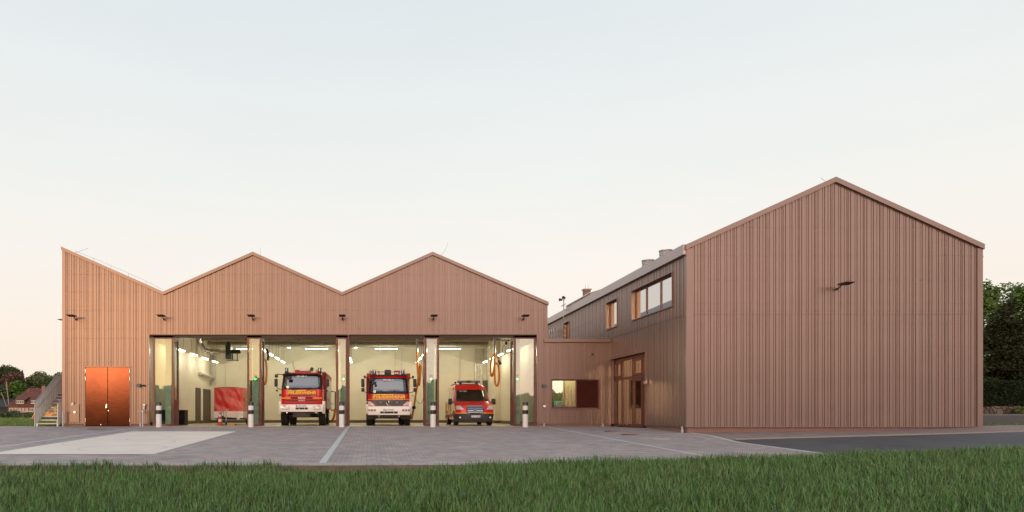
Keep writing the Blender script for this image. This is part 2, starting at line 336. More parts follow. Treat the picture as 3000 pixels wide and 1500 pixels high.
# ------------------------------------------------------------------ ground
def sm(t): t = max(0., min(1., t)); return t * t * (3 - 2 * t)
HF = 33.33
def gz(X, Y):
    z = -.005 - .0295 * (HF - min(Y, HF))
    z += .032 * (min(max(X - 11.9, 0), 12.1))
    z += .12 * sm((X - 9) / 2.5) * sm((HF - Y) / 5) * sm((Y - 21.8) / 2.5) * (1 - sm((X - 12) / 8))
    z += .12 * sm((Y - 30) / 15) * sm((X - 22) / 6)
    return z
def ftop(X, Y): return -.585 + max(0, X + 1) * .034 + (Y - 14.2) * .030
def terr(X, Y):
    g = gz(X, Y)
    if Y < 15.45:
        t = sm((15.42 - Y) / .55); f = ftop(min(X, 16), max(Y, -6)) - .31
        if Y < -6: f -= 0.0
        return g * (1 - t) + f * t - .02
    return g - .02 - (.03 if Y < 34 else 0)
def grid(name, xs, ys, zf, m, dz=0.):
    b = MB(); n = len(xs)
    for y in ys:
        for x in xs: b.v.append((x, y, zf(x, y) + dz))
    for j in range(len(ys) - 1):
        for i in range(n - 1): b.f.append((j * n + i, j * n + i + 1, (j + 1) * n + i + 1, (j + 1) * n + i)); b.mi.append(0)
    o = b.build(name, m, recalc=False, smooth=False); return tag(o, kind='structure')
def lin(a, b, n): return [a + (b - a) * i / n for i in range(n + 1)]
GX = [-1500, -600, -250, -120, -70, -45] + lin(-30, 30, 60) + [36, 45, 60, 90, 150, 300, 700, 1500]
GY = [-900, -400, -150, -60, -30, -12, -6, -3] + lin(0, 13, 13) + lin(13.3, 15.3, 20) + [15.45, 15.6] + lin(16, 34, 18) + [36, 40, 45, 55, 80, 120, 200, 400, 900, 2000]
gnd = grid('ground', GX, GY, terr, MEADOW)
grid('soil_field', lin(-34, 34, 68), lin(1, 13, 12) + lin(13.3, 15.3, 20), lambda x, y: terr(x, y) + .02, SOIL)
for o_ in []: pass
grid('forecourt', [-60, -40, -30] + lin(-24, 9, 33) + lin(9.2, 11.9, 12), lin(15.4, 34.0, 40), gz, PAVER)
grid('pavement', lin(11.9, 24, 24) + [30, 40, 60], lin(22.7, 25.9, 12), gz, PAVER2, .0)
grid('road', lin(11.9, 24, 24) + [30, 40, 60], lin(12.0, 22.7, 12), lambda x, y: gz(x, y) - .015 * sm((22.7 - y)), ASPH, 0)
grid('apron_pad', lin(-10.03, -5.66, 4), lin(17.7, 28.6, 10), gz, PADM, .006)
KLINE = mat('channel_line_pale', (.55, .58, .60), .6)
def strip(name, x0, x1, y0, y1, m, h=.004, n=30, nx=1):
    b = MB(); ys = lin(y0, y1, n); xs = lin(x0, x1, nx)
    for i in range(n):
        for j in range(nx):
            p = [(xs[j], ys[i]), (xs[j + 1], ys[i]), (xs[j + 1], ys[i + 1]), (xs[j], ys[i + 1])]
            b.add([(x, y, gz(x, y) - .15) for x, y in p] + [(x, y, gz(x, y) + h) for x, y in p], [(4, 5, 6, 7), (0, 1, 5, 4), (2, 3, 7, 6), (1, 2, 6, 5), (3, 0, 4, 7)])
    return tag(b.build(name, m, recalc=False), kind='structure')
strip('kerb_front', -60, 11.9, 15.36, 15.405, mat('kerb_pale', (.40, .44, .48), .7), .012, 1, 60)
strip('drain_channel', -1.19, -1.03, 15.42, 33.2, GRANITE, .005)
strip('channel_strip', -11.04, -10.96, 15.42, 33.2, KLINE, .005)
strip('channel_line', 8.36, 8.43, 15.42, 33.2, KLINE, .005)
strip('kerb_side', 11.84, 11.93, 12.0, 29.2, KLINE, .006)
strip('kerb_pad', -10.14, -10.035, 17.7, 28.6, KERB, .02)
strip('kerb_pad_right', -5.655, -5.60, 17.7, 28.6, KERB, .008)
strip('kerb_road', 12.1, 60, 22.68, 22.79, mat('kerb_road', (.30, .28, .25), .8), .04, 2, 60)
def cover(name, label, x, y, r, m):
    b = MB(); z = gz(x, y); b.lathe((x, y, z), [(r, -.02), (r, .010), (r * .9, .012), (r * .86, .008), (.01, .008)], n=28)
    tag(b.build(name, m), label, 'manhole cover')
cover('manhole_cover', 'rusty round manhole cover in the paving nearest the glazed entrance', 9.95, 28.2, .32, RUST)
cover('manhole_cover', 'rusty round manhole cover, the middle one of the row beside the office corner', 9.84, 25.9, .35, RUST)
cover('manhole_cover', 'pale concrete manhole cover in the paving in front of the office corner', 9.97, 23.5, .33, PALEC)
cover('manhole_cover', 'flat rusty cover in the paving before the double metal door', -12.3, 30.6, .42, RUST)
# ------------------------------------------------------------------ cladding
PER = .603; EDG = [(0, 1), (.165, 0), (.2415, 1), (.371, 0), (.471, 1), (.524, 0)]
RD = .008
def profile(a0, a1, phase=0.):
    """list of (a, depth) with ribs raised by RD"""
    pts = [(a0, 0)]; k = math.floor((a0 - phase) / PER)
    while True:
        base = phase + k * PER
        if base > a1: break
        for e, up in EDG:
            a = base + e
            if a - .012 > a0 + .01 and a + .012 < a1 - .01:
                pts += [(a - .012, 0 if up else RD), (a - .010, -.018), (a + .010, -.018), (a + .012, RD if up else 0)]
        k += 1
    pts.append((a1, pts[-1][1]))
    pts[0] = (a0, pts[1][1]) if len(pts) > 1 else pts[0]
    return pts
def interp(pts, a):
    for i in range(len(pts) - 1):
        if pts[i][0] <= a <= pts[i + 1][0] + 1e-9:
            t = (a - pts[i][0]) / max(1e-9, pts[i + 1][0] - pts[i][0]); return pts[i][1] + t * (pts[i + 1][1] - pts[i][1])
    return pts[-1][1]
def cladding(mb, a0, a1, zb, top, holes, plane, fixed, out=-1, off=0., screws=(), phase=0.):
    """a runs along the wall; top is a polyline (a,z); plane 'X': wall in XZ at Y=fixed ; 'Y': wall in YZ at X=fixed. holes (a0,a1,z0,z1)"""
    pr = profile(a0, a1, phase); br = sorted(set([round(p[0], 5) for p in pr] + [round(p[0], 5) for p in top if a0 < p[0] < a1] + [round(x, 5) for h in holes for x in h[:2] if a0 < x < a1]))
    def P(a, z, d):
        e = fixed + out * (d + off)
        return (a, e, z) if plane == 'X' else (e, a, z)
    for i in range(len(br) - 1):
        l, r = br[i], br[i + 1]
        if r - l < 1e-5: continue
        m_ = (l + r) / 2; iv = [(zb, None)]
        hs = sorted([(h[2], h[3]) for h in holes if h[0] - 1e-6 <= m_ <= h[1] + 1e-6])
        segs = []; cur = zb
        for h0, h1 in hs:
            if h0 > cur: segs.append((cur, h0))
            cur = max(cur, h1)
        segs.append((cur, None))
        dl, dr = interp(pr, l + 1e-7), interp(pr, r - 1e-7)
        for s0, s1 in segs:
            tl = interp(top, l) if s1 is None else s1; tr = interp(top, r) if s1 is None else s1
            if max(tl, tr) <= s0: continue
            mb.quad(P(l, s0, dl), P(r, s0, dr), P(r, tr, dr), P(l, tl, dl))
            mb.quad(P(l, s0, -.02), P(r, s0, -.02), P(r, s0, dr), P(l, s0, dl))
    for z in screws:
        k = math.floor((a0 - phase) / PER)
        while phase + k * PER < a1:
            for c, d in ((.083, RD), (.20, 0), (.306, RD), (.421, 0), (.497, RD), (.562, 0)):
                a = phase + k * PER + c
                if a0 + .1 < a < a1 - .1 and z > zb and z < interp(top, a) - .05 and not any(h[0] < a < h[1] and h[2] < z < h[3] for h in holes):
                    s = .011; e0 = d + .008
                    mb.add([P(a - s, z - s, d), P(a + s, z - s, d), P(a + s, z + s, d), P(a - s, z + s, d), P(a, z, e0 + .006)], [(0, 1, 4), (1, 2, 4), (2, 3, 4), (3, 0, 4)])
            k += 1
def slopetrim(mb, pts, y0, y1, h0, h1):
    """verge trim following the polyline (x,z) between z+h0 and z+h1"""
    for (xa, za), (xb, zb) in zip(pts[:-1], pts[1:]):
        mb.add([(xa, y0, za + h0), (xb, y0, zb + h0), (xb, y0, zb + h1), (xa, y0, za + h1), (xa, y1, za + h0), (xb, y1, zb + h0), (xb, y1, zb + h1), (xa, y1, za + h1)],
               [(0, 1, 2, 3), (3, 2, 6, 7), (4, 7, 6, 5), (0, 4, 5, 1), (0, 3, 7, 4), (1, 5, 6, 2)])
# ------------------------------------------------------------------ vehicle hall
HX0, HX1, HB = -15.08, 8.60, 47.8
OX0, OX1, OZ = -10.83, 8.07, 4.47
DX0, DX1, DZ = -13.95, -11.78, 2.89
hall = thing('vehicle_hall', 'sawtooth-roofed brown ribbed metal vehicle hall with four open gates', 'building', (-3.2, HF, 0))
roofl = [(HX0, 8.60), (-10.15, 6.42), (-5.78, 8.36), (-1.42, 6.40), (2.98, 8.36), (HX1, 5.93)]
mb = MB()
cladding(mb, HX0 + .16, HX1, .14, roofl, [(OX0, OX1, -1, OZ), (DX0, DX1, -1, DZ), (HX0, OX0, 4.279, 99)], 'X', HF, screws=(1.05, 2.0, 3.1, 4.75, 5.65, 6.55, 7.4), phase=-15.0)
cladding(mb, HX0 + .16, OX0, 4.283, roofl, [], 'X', HF, off=.005, screws=(4.75, 5.65, 6.55, 7.4), phase=-15.0)
mb.build('cladding', CLAD, hall, recalc=False)
mb = MB(); mb.box(HX0, HX0 + .17, HF - .05, HF + .1, .14, 8.6)                    # corner trim
mb.box(DX0 - .04, DX0, HF - .05, HF + .08, 0.0, DZ + .04).box(DX1, DX1 + .04, HF - .05, HF + .08, 0.0, DZ + .04).box(DX0, DX1, HF - .05, HF + .08, DZ, DZ + .04)
mb.box(OX0 - .05, OX0, HF - .045, HF + .1, .14, OZ + .03).box(OX0, OX1, HF - .045, HF + .06, OZ, OZ + .03).box(OX1, OX1 + .05, HF - .045, HF + .1, .14, OZ + .03)
mb.box(HX0, DX0 - .04, HF - .055, HF, .115, .139).box(DX1 + .04, OX0 - .05, HF - .055, HF, .115, .139).box(OX1 + .05, HX1, HF - .055, HF, .115, .139)
mb.build('edge_trim', CLADS, hall)
mb = MB(); slopetrim(mb, [(HX0 - .03, roofl[0][1] + .013)] + roofl[1:-1] + [(HX1 + .03, roofl[-1][1] - .013)], HF - .10, HF + .2, -.02, .14); mb.build('roof_verge', CLADS, hall)
mb = MB()
for (xa, za), (xb, zb) in zip(roofl[:-1], roofl[1:]):
    mb.add([(xa, HF + .2, za + .02), (xb, HF + .2, zb + .02), (xb, HB, zb + .02), (xa, HB, za + .02), (xa, HF + .2, za + .12), (xb, HF + .2, zb + .12), (xb, HB, zb + .12), (xa, HB, za + .12)],
           [(0, 3, 2, 1), (4, 5, 6, 7), (0, 1, 5, 4), (1, 2, 6, 5), (2, 3, 7, 6), (3, 0, 4, 7)])
mb.build('roof', ROOF, hall)
for xa, xb in ((HX0, DX0), (DX1, OX0), (OX1, HX1)): MB().box(xa, xb, HF + .01, HF + .12, -.2, .115).build('plinth', PLINTH, hall)
mb = MB(); mb.box(HX0 + .01, HX0 + .2, HF + .12, HB, -.1, 8.4).box(HX0 + .2, HX1 - .2, HB - .2, HB, -.1, 6.3).box(HX1 - .2, HX1, HF + .12, HB, -.1, 5.85)
for (xa, za), (xb, zb) in zip(roofl[:-1], roofl[1:]):                              # solid gable wall behind the sheets
    mb.add([(xa, HF + .03, 5.75), (xb, HF + .03, 5.75), (xb, HF + .03, zb), (xa, HF + .03, za)], [(0, 1, 2, 3)])
mb.box(OX0, OX1, HF + .035, HF + .12, OZ + .035, 5.75)
mb.build('outer_wall', PLINTH, hall)
IXL, IXR, IYB, IZ = -11.15, 8.28, 47.3, 5.75
mb = MB(); mb.quad((IXL, IYB, 0), (IXR, IYB, 0), (IXR, IYB, IZ), (IXL, IYB, IZ)); mb.build('back_wall', CREAM, hall, recalc=False)
MB().box(IXL - .15, IXL, HF + .12, IYB, 0, IZ).build('side_wall', CREAMS, hall); MB().box(IXR, IXR + .12, HF + .12, IYB, 0, IZ).build('side_wall', CREAMS, hall)
mb = MB(); mb.box(7.95, IXR - .004, 43.9, IYB - .01, 0, IZ - .01); mb.build('return_wall', CREAM, hall)
mb = MB(); mb.box(IXL, IXR, HF + .12, IYB + .1, IZ, IZ + .1); mb.build('ceiling', CEIL, hall)
mb = MB()
for y in (36.5, 40.4, 44.0, 46.6): mb.box(IXL, IXR, y - .12, y + .12, IZ - .40, IZ - .004)
mb.build('roof_beam', CEIL, hall)
mb = MB(); mb.box(OX0 - .3, OX1 + .3, HF - .02, IYB + .2, -.25, .004); mb.build('floor', IFLOOR, hall)
mb = MB(); mb.box(IXL + .001, IXR, IYB - .02, IYB + .01, 0, .19).box(IXL + .001, IXL + .02, HF + .2, 43.2, 0, .19).box(IXL + .001, IXL + .02, 44.5, 45.2, 0, .19).box(7.94, 7.96, 43.88, IYB, 0, .19).box(7.94, IXR, 43.88, 43.899, 0, .19).box(IXR - .02, IXR - .001, HF + .2, 43.9, 0, .19)
mb.build('skirting_tiles', SKIRT, hall)
for y0, y1 in ((43.3, 44.35), (45.3, 47.1)):
    m1 = MB(); m1.box(IXL + .002, IXL + .025, y0, y1, 0.01, 2.22); d = m1.build('inner_door', IDOOR, hall)
    m1 = MB(); m1.box(IXL + .002, IXL + .05, y0 - .06, y0, 0, 2.28).box(IXL + .002, IXL + .05, y1, y1 + .06, 0, 2.28).box(IXL + .002, IXL + .05, y0, y1, 2.22, 2.28); m1.build('door_frame', SKIRT, d)
m1 = MB(); m1.box(7.70, 7.93, 46.6, IYB - .03, .01, 2.9); m1.build('inner_door', IDOOR, hall)
# header housing of the gates
mb = MB(); mb.box(OX0, OX1, HF + .06, HF + .14, 4.33, OZ).box(OX0, OX1, HF + .3, HF + .5, 4.36, 4.5); mb.build('gate_header', FRAMED, hall)
# double metal door
dd = MB(); dd.box(DX0 - .0, DX1 + .0, HF + .03, HF + .1, .0, DZ); door = dd.build('double_door', COPPER, hall)
mid = (DX0 + DX1) / 2
m1 = MB(); m1.cbox(DX0 + .01, mid - .008, HF - .03, HF + .028, .02, DZ - .01, .008); m1.build('door_leaf', COPPER, door)
m1 = MB(); m1.cbox(mid + .008, DX1 - .01, HF - .03, HF + .028, .02, DZ - .01, .008); m1.build('door_leaf', COPPER, door)
for x in (DX0 + .005, DX1 - .005):
    for z in (.30, 2.32, 2.70): MB().cyl((x, HF - .045, z - .09), (x, HF - .045, z + .09), .017).build('hinge', STEEL, door)
m1 = MB(); m1.cyl((mid - .06, HF - .07, .93), (mid - .06, HF - .03, .93), .045).box(mid - .085, mid - .035, HF - .045, HF - .03, .90, 1.08)
m1.build('door_handle', STEEL, door)
MB().cyl((mid + .045, HF - .06, .76), (mid + .045, HF - .03, .76), .03).build('door_knob', STEEL, door)
MB().cyl((mid - .33, HF - .05, .08), (mid - .33, HF - .03, .08), .025).build('floor_bolt', STEEL, door)
# glazed panels, columns, folded gate leaves
panels = [(-10.70, -9.67), (-6.08, -5.375), (-1.73, -1.16), (2.60, 3.31), (6.97, 8.05)]
cols = [-10.08, -5.74, -1.38, 2.95, 7.22]
for i, (a, b_) in enumerate(panels):
    y0 = HF + .06; f = .10
    fr = MB(); fr.box(a, a + f, y0, y0 + .09, 0.005, 4.42).box(b_ - f, b_, y0, y0 + .09, 0.005, 4.42).box(a + f, b_ - f, y0, y0 + .09, .005, .115).box(a + f, b_ - f, y0, y0 + .09, 4.28, 4.42)
    p = fr.build('glazed_panel', FRAME, hall)
    g = MB(); g.box(a + f, b_ - f, y0 + .035, y0 + .05, .115, 4.28); g.build('glass_pane', GLASS, p)
    c = MB(); cw = .15; c.cbox(cols[i] - cw, cols[i] + cw, HF + .55, HF + .9, 0.005, IZ - .01, .02); c.build('concrete_column', CONC, hall)
    # gate leaves folded back beside the panel
    for sx in ((b_ - .085,) if i == 0 else (((a,)) if i == 4 else (a, b_ - .085))):
        l = MB(); l.box(sx, sx + .085, y0 + .095, y0 + .18, .02, 4.32).box(sx, sx + .085, y0 + .83, y0 + .92, .02, 4.32).box(sx, sx + .085, y0 + .18, y0 + .83, .02, .4).box(sx, sx + .085, y0 + .18, y0 + .83, 4.2, 4.32)
        l.box(sx, sx + .085, y0 + .18, y0 + .83, .4, 1.3)
        lf = l.build('folding_gate_leaf', FRAME, hall)
        g = MB(); g.box(sx + .035, sx + .05, y0 + .18, y0 + .83, 1.3, 4.2); g.build('glass_pane', GLASS, lf)
m1 = MB(); xp = -1.115
m1.cyl((xp, HF - .0, .02), (xp, HF - .0, 4.46), .052, n=16)
for z in (.45, 1.05, 2.95): m1.cyl((xp, HF - .0, z), (xp, HF - .0, z + .05), .064, n=16)
m1.box(xp - .05, xp + .05, HF + .04, HF + .07, 1.0, 1.03); m1.build('downpipe', FRAME, hall, smooth=True)
m1 = MB()
for x in (-11.27,): m1.cyl((x, HF - .02, -.05), (x, HF - .02, .15), .05)
m1.build('drain_stub', GALV, hall)
# ------------------------------------------------------------------ link building
LX0, LX1 = 8.60, 11.70
link = thing('link_building', 'low flat-roofed brown clad block between the vehicle hall and the gabled office', 'building', (10.1, HF, 0))
WX0, WX1, WZ0, WZ1 = 8.80, 11.13, .86, 2.29
mb = MB(); cladding(mb, LX0, LX1, .14, [(LX0, 4.12), (LX1, 4.12)], [(WX0, WX1, WZ0, WZ1)], 'X', HF, screws=(.5, 1.3, 2.75, 3.9), phase=-15.0); mb.build('cladding', CLAD, link, recalc=False)
mb = MB(); mb.cbox(8.42, LX1 - .02, HF - .12, HF + .25, 4.09, 4.26, .01); mb.build('parapet_cap', CLADS, link)
mb = MB(); mb.box(LX0, LX1, HF - .055, HF, .115, .139).box(WX0 - .03, WX1 + .03, HF - .085, HF + .02, WZ0 - .03, WZ0).box(WX0 - .02, WX0, HF - .045, HF + .15, WZ0, WZ1 + .02).box(WX1, WX1 + .02, HF - .045, HF + .15, WZ0, WZ1 + .02).box(WX0, WX1, HF - .045, HF + .15, WZ1, WZ1 + .02); mb.build('edge_trim', CLADS, link)
mb = MB(); mb.box(LX0, LX1, HF + .01, HF + .15, -.2, .115); mb.build('plinth', PLINTH, link)
mb = MB(); mb.box(LX0 + .005, LX1 + .1, HF + .25, 46, 3.95, 4.12); mb.build('roof', ROOF, link)
mb = MB(); mb.box(LX0 + .01, WX0 - .01, HF + .03, HF + .2, .1, 4.08).box(WX1 + .01, LX1 + .1, HF + .03, HF + .2, .1, 4.08).box(WX0 - .01, WX1 + .01, HF + .03, HF + .2, WZ1 + .03, 4.08).box(WX0 - .01, WX1 + .01, HF + .03, HF + .2, .1, WZ0 - .03); mb.build('outer_wall', PLINTH, link)
fr = MB(); xm = 10.02
for x0, x1, z0, z1 in ((WX0, WX0 + .05, WZ0, WZ1), (xm - .03, xm + .03, WZ0, WZ1), (WX1 - .05, WX1, WZ0, WZ1), (WX0 + .05, xm - .03, WZ0, WZ0 + .09), (WX0 + .05, xm - .03, WZ1 - .07, WZ1), (xm + .03, WX1 - .05, WZ0, WZ0 + .05), (xm + .03, WX1 - .05, WZ1 - .05, WZ1)): fr.box(x0, x1, HF + .05, HF + .13, z0, z1)
win = fr.build('window', FRAME, link)
g = MB(); g.box(WX0 + .05, xm - .03, HF + .08, HF + .09, WZ0 + .09, WZ1 - .07); g.build('glass_pane', GLASSW, win)
lv = MB(); n = 30
for i in range(n):
    z = WZ0 + .05 + (WZ1 - WZ0 - .1) * (i + .5) / n; lv.add([(xm + .03, HF + .045, z - .018), (WX1 - .05, HF + .045, z - .018), (WX1 - .05, HF + .10, z + .018), (xm + .03, HF + .10, z + .018)], [(0, 1, 2, 3)])
lv.build('louvre', FRAME, win, recalc=False)
MB().box(xm + .03, WX1 - .05, HF + .105, HF + .125, WZ0 + .05, WZ1 - .05).build('louvre_backing', FRAME, win)
ROOMW = mat('room_wall', (.42, .42, .20), .8, var=.05, vs=2, aniso=(6, 6, .5))
mb = MB(); mb.box(WX0 - .1, WX1 + .1, HF + .85, HF + .9, 0, 2.6).box(WX0 - .14, WX0 - .1, HF + .2, HF + .9, 0, 2.6).box(WX0 - .1, WX1 + .1, HF + .2, HF + .85, 2.5, 2.6).box(WX0 - .1, WX1 + .1, HF + .2, HF + .85, .55, .6).box(WX1 + .1, WX1 + .14, HF + .2, HF + .9, 0, 2.6); mb.build('room_lining', ROOMW, link)
mb = MB(); mb.box(9.0, 10.4, HF + .4, HF + .7, 2.44, 2.49); mb.build('added_room_lamp', ROOME, link)  # unseen glowing ceiling box, added to give the room its green-yellow light
mt = thing('computer_monitor', 'computer monitor with green and yellow screen behind the small lit window', 'monitor', (9.22, HF + .45, .87))
m1 = MB(); m1.cbox(9.0, 9.47, HF + .44, HF + .48, .93, 1.25, .008).box(9.18, 9.28, HF + .46, HF + .50, .61, .95); m1.build('casing', BLK, mt)
m1 = MB(); m1.box(9.02, 9.45, HF + .432, HF + .438, .95, 1.20); m1.build('screen', SCREEN, mt)
m1 = MB(); m1.box(9.02, 9.20, HF + .432, HF + .438, 1.202, 1.235).box(9.14, 9.20, HF + .425, HF + .431, 1.06, 1.16); m1.build('screen_header', SCREENG, mt)
m1 = MB(); m1.box(9.20, 9.45, HF + .432, HF + .438, 1.202, 1.235); m1.build('screen_header', SCREENY, mt)
m1 = MB()
for x in (8.43, 11.30): MB().cyl((x, HF - .03, -.05), (x, HF - .03, .14), .05).build('drain_stub', GALV, link)
# ------------------------------------------------------------------ office
GF, GX0, GX1, GB = 25.30, 11.70, 22.58, 56.0
office = thing('office_building', 'tall gabled brown ribbed metal office building with side windows and entrance', 'building', (17.1, GF, 0))
gro = [(GX0, 6.70), (17.15, 9.16), (GX1, 6.70)]
mb = MB(); cladding(mb, GX0 + .18, GX1 - .16, .12, gro, [(GX0, GX1, 4.277, 99)], 'X', GF, screws=(.75, 1.9, 3.1, 3.95), phase=11.72)
cladding(mb, GX0 + .18, GX1 - .16, 4.283, gro, [], 'X', GF, off=.005, screws=(4.40, 4.68, 5.55, 6.45, 7.5), phase=11.72)
EY0, EY1, EZ = 29.1, HF, 3.24
swin = [(26.46, 30.6, 4.78, 6.12), (32.4, 33.9, 4.78, 6.12), (40.3, 41.4, 4.0, 6.12)]
cladding(mb, GF + .12, GB, .13, [(GF, 6.6), (GB, 6.6)], [(EY0, EY1, -1, EZ), (EY1, 60, -1, 4.0), (GF, GB, 4.277, 99)], 'Y', GX0, screws=(.75, 1.9, 3.1, 3.95), phase=GF)
cladding(mb, GF + .12, GB, 4.283, [(GF, 6.6), (GB, 6.6)], swin, 'Y', GX0, off=.012, screws=(4.68, 5.5, 6.3), phase=GF)
mb.build('cladding', CLAD, office, recalc=False)
mb = MB(); mb.box(GX0 - .05, GX0 + .18, GF - .052, GF + .13, .12, 6.72).box(GX1 - .16, GX1 + .04, GF - .052, GF + .13, .12, 6.72)
mb.box(GX0 - .06, GX1 + .05, GF - .075, GF - .0, .095, .119).box(GX0 - .075, GX0, GF + .0, EY0, .10, .125)
mb.box(GX0 - .05, GX0 + .02, EY0 - .03, EY0, .13, EZ + .03).box(GX0 - .05, GX0 + .02, EY0, EY1, EZ, EZ + .03)
mb.build('corner_trim', CLADS, office)
mb = MB(); slopetrim(mb, [(GX0 - .08, gro[0][1] - .04), gro[1], (GX1 + .06, gro[2][1] - .027)], GF - .11, GF + .2, -.0, .19); mb.build('roof_verge', CLADS, office)
mb = MB(); mb.box(GX0 - .16, GX0 + .05, GF - .02, GB, 6.50, 6.87); mb.cyl((GX1 + .12, GF + .1, 6.45), (GX1 + .12, GB, 6.45), .08); mb.build('eaves_gutter', GUTTER, office)
mb = MB()
for (xa, za), (xb, zb) in zip(gro[:-1], gro[1:]):
    mb.add([(xa, GF + .2, za), (xb, GF + .2, zb), (xb, GB, zb), (xa, GB, za), (xa, GF + .2, za + .15), (xb, GF + .2, zb + .15), (xb, GB, zb + .15), (xa, GB, za + .15)],
           [(0, 3, 2, 1), (4, 5, 6, 7), (0, 1, 5, 4), (1, 2, 6, 5), (2, 3, 7, 6), (3, 0, 4, 7)])
mb.build('roof', ROOF, office)
mb = MB(); mb.box(GX0 + .03, GX1 - .05, GF + .02, GF + .2, -.5, .118).box(GX0 + .03, GX0 + .18, GF + .2, EY0, -.5, .128); mb.build('plinth', PLINTH, office)
mb = MB(); mb.box(GX1 - .06, GX1 + .02, GF + .13, GB, -.2, 6.7); mb.prism([(GX0 + .05, .12), (GX1 - .06, .12), (GX1 - .06, 6.6), (17.15, 9.1), (GX0 + .05, 6.6)], GF + .06, GF + .1)
mb.box(GX0 + .3, GX1 - .06, GB - .1, GB, -.2, 6.6); mb.build('outer_wall', PLINTH, office)
INT = mat('office_inner_wall', (.42, .36, .24), .8, var=.06)
mb = MB(); mb.box(GX0 + 1.6, GX0 + 1.7, GF + .3, GB - .2, 0, 6.5).box(GX0 + .3, GX0 + 1.6, GF + .3, GB - .2, 3.4, 3.55).box(GX0 + .3, GX0 + 1.6, GF + .3, GB - .2, 0, .02).box(GX0 + .3, GX0 + 1.6, GF + .3, GB - .2, 6.4, 6.5); mb.build('inner_wall', INT, office)
mb = MB()
segs = sorted([(EY0, EY1, 0, EZ)] )
mb.box(GX0 + .04, GX0 + .24, GF + .2, EY0 - .001, .12, 3.6).box(GX0 + .04, GX0 + .24, EY1, GB - .2, .12, 3.6).box(GX0 + .04, GX0 + .24, EY0, EY1, EZ + .03, 3.6).box(GX0 + .04, GX0 + .24, GF + .2, GB - .2, 3.6, 4.74).box(GX0 + .04, GX0 + .24, GF + .2, GB - .2, 6.16, 6.5)
for a, b_ in ((GF + .2, 26.43), (30.63, 32.37), (33.93, 40.27), (41.43, GB - .2)): mb.box(GX0 + .04, GX0 + .24, a, b_, 4.74, 6.16)
mb.build('outer_wall', PLINTH, office)
for a, b_, z0, z1 in swin:
    e = .025; fr = MB(); X = GX0
    fr.box(X - .055, X + .23, a, a + e, z0, z1).box(X - .055, X + .23, b_ - e, b_, z0, z1).box(X - .055, X + .23, a + e, b_ - e, z1 - e, z1).box(X - .075, X + .23, a - .03, b_ + .03, z0 - .03, z0)
    wv = fr.build('window_reveal', CLADS, office)
    fr = MB(); Xf = X + .12
    if b_ - a > 3: ms = [27.9, 29.35]
    elif b_ - a > 1.3: ms = [32.85]
    else: ms = []
    edges = [a + e] + ms + [b_ - e]
    fr.box(Xf, Xf + .06, a + e, b_ - e, z0, z0 + .07).box(Xf, Xf + .06, a + e, b_ - e, z1 - e - .07, z1 - e)
    for k, y in enumerate(edges):
        wd = .09 if 0 < k < len(edges) - 1 else .06
        ya = y - (wd if k == len(edges) - 1 else (wd / 2 if k else 0)); fr.box(Xf - .003, Xf + .063, ya, ya + wd, z0 + .003, z1 - e - .003)
    wf = fr.build('window_frame', FRAME, wv)
    g = MB(); g.box(Xf + .03, Xf + .04, a + e + .05, b_ - e - .05, z0 + .07, z1 - e - .07); g.build('glass_pane', GLASSS, wv)
# entrance
XE = GX0 + .14; ys = [EY1 - .02, 32.25, 30.98, 29.78, EY0 + .02]
fr = MB()
for k, y in enumerate(ys): fr.box(XE, XE + .09, y - .045, y + .045, .0, EZ)
fr.box(XE + .01, XE + .08, EY0, EY1, EZ - .16, EZ - .003).box(XE + .01, XE + .08, EY0, EY1, 2.20, 2.32).box(XE + .01, XE + .08, 30.98, EY1, .005, .09)
ent = fr.build('glazed_entrance', FRAME, office)
for y0, y1, z0, z1 in ((32.25, EY1 - .06, 2.32, EZ - .16), (29.78, 30.98, 2.32, EZ - .16)):
    m1 = MB(); m1.box(XE - .02, XE + .05, y0 + .05, y0 + .15, z0 + .01, z1 - .01).box(XE - .02, XE + .05, y1 - .15, y1 - .05, z0 + .01, z1 - .01).box(XE - .02, XE + .05, y0 + .15, y1 - .15, z0 + .01, z0 + .10).box(XE - .02, XE + .05, y0 + .15, y1 - .15, z1 - .10, z1 - .01); m1.build('window_sash', FRAME, ent)
m1 = MB(); m1.box(XE - .02, XE + .07, 29.83, 29.95, .02, 2.19).box(XE - .02, XE + .07, 30.82, 30.93, .02, 2.19).box(XE - .02, XE + .07, 29.95, 30.82, .02, .16).box(XE - .02, XE + .07, 29.95, 30.82, 2.06, 2.19); m1.build('entrance_door', FRAME, ent)
m1 = MB(); m1.tube([(XE, 30.88, .95), (XE - .07, 30.88, .95), (XE - .07, 30.70, .95)], .015); m1.build('door_handle', STEEL, ent)
g = MB(); g.box(XE + .03, XE + .04, EY0 + .3, EY1 - .05, .09, EZ - .1); g.build('glass_pane', GLASSE, ent)
lv = MB()
for i in range(44):
    z = .08 + 2.1 * (i + .5) / 44; lv.add([(XE + .0, EY0 + .06, z - .018), (XE + .0, 29.73, z - .018), (XE + .07, 29.73, z + .018), (XE + .07, EY0 + .06, z + .018)], [(0, 1, 2, 3)])
lv.build('louvre', FRAME, ent, recalc=False)
CURT = mat('curtain', (.62, .58, .42), .9)
cb = MB(); pts = [(GX0 + .75 + .05 * math.sin(i * 1.1), 32.3 + i * .05) for i in range(21)]
for (x0, y0), (x1, y1) in zip(pts[:-1], pts[1:]): cb.quad((x0, y0, .05), (x1, y1, .05), (x1, y1, 2.9), (x0, y0, 2.9))
cb.build('curtain', CURT, office, smooth=True, recalc=False)
m1 = MB(); xs_, ys_ = GX0 - .06, 25.55; m1.cyl((xs_, ys_, -.16), (xs_, ys_, .12), .045).cyl((xs_, ys_, -.08), (xs_, ys_, -.03), .058); m1.build('drain_stub', GALV, office)
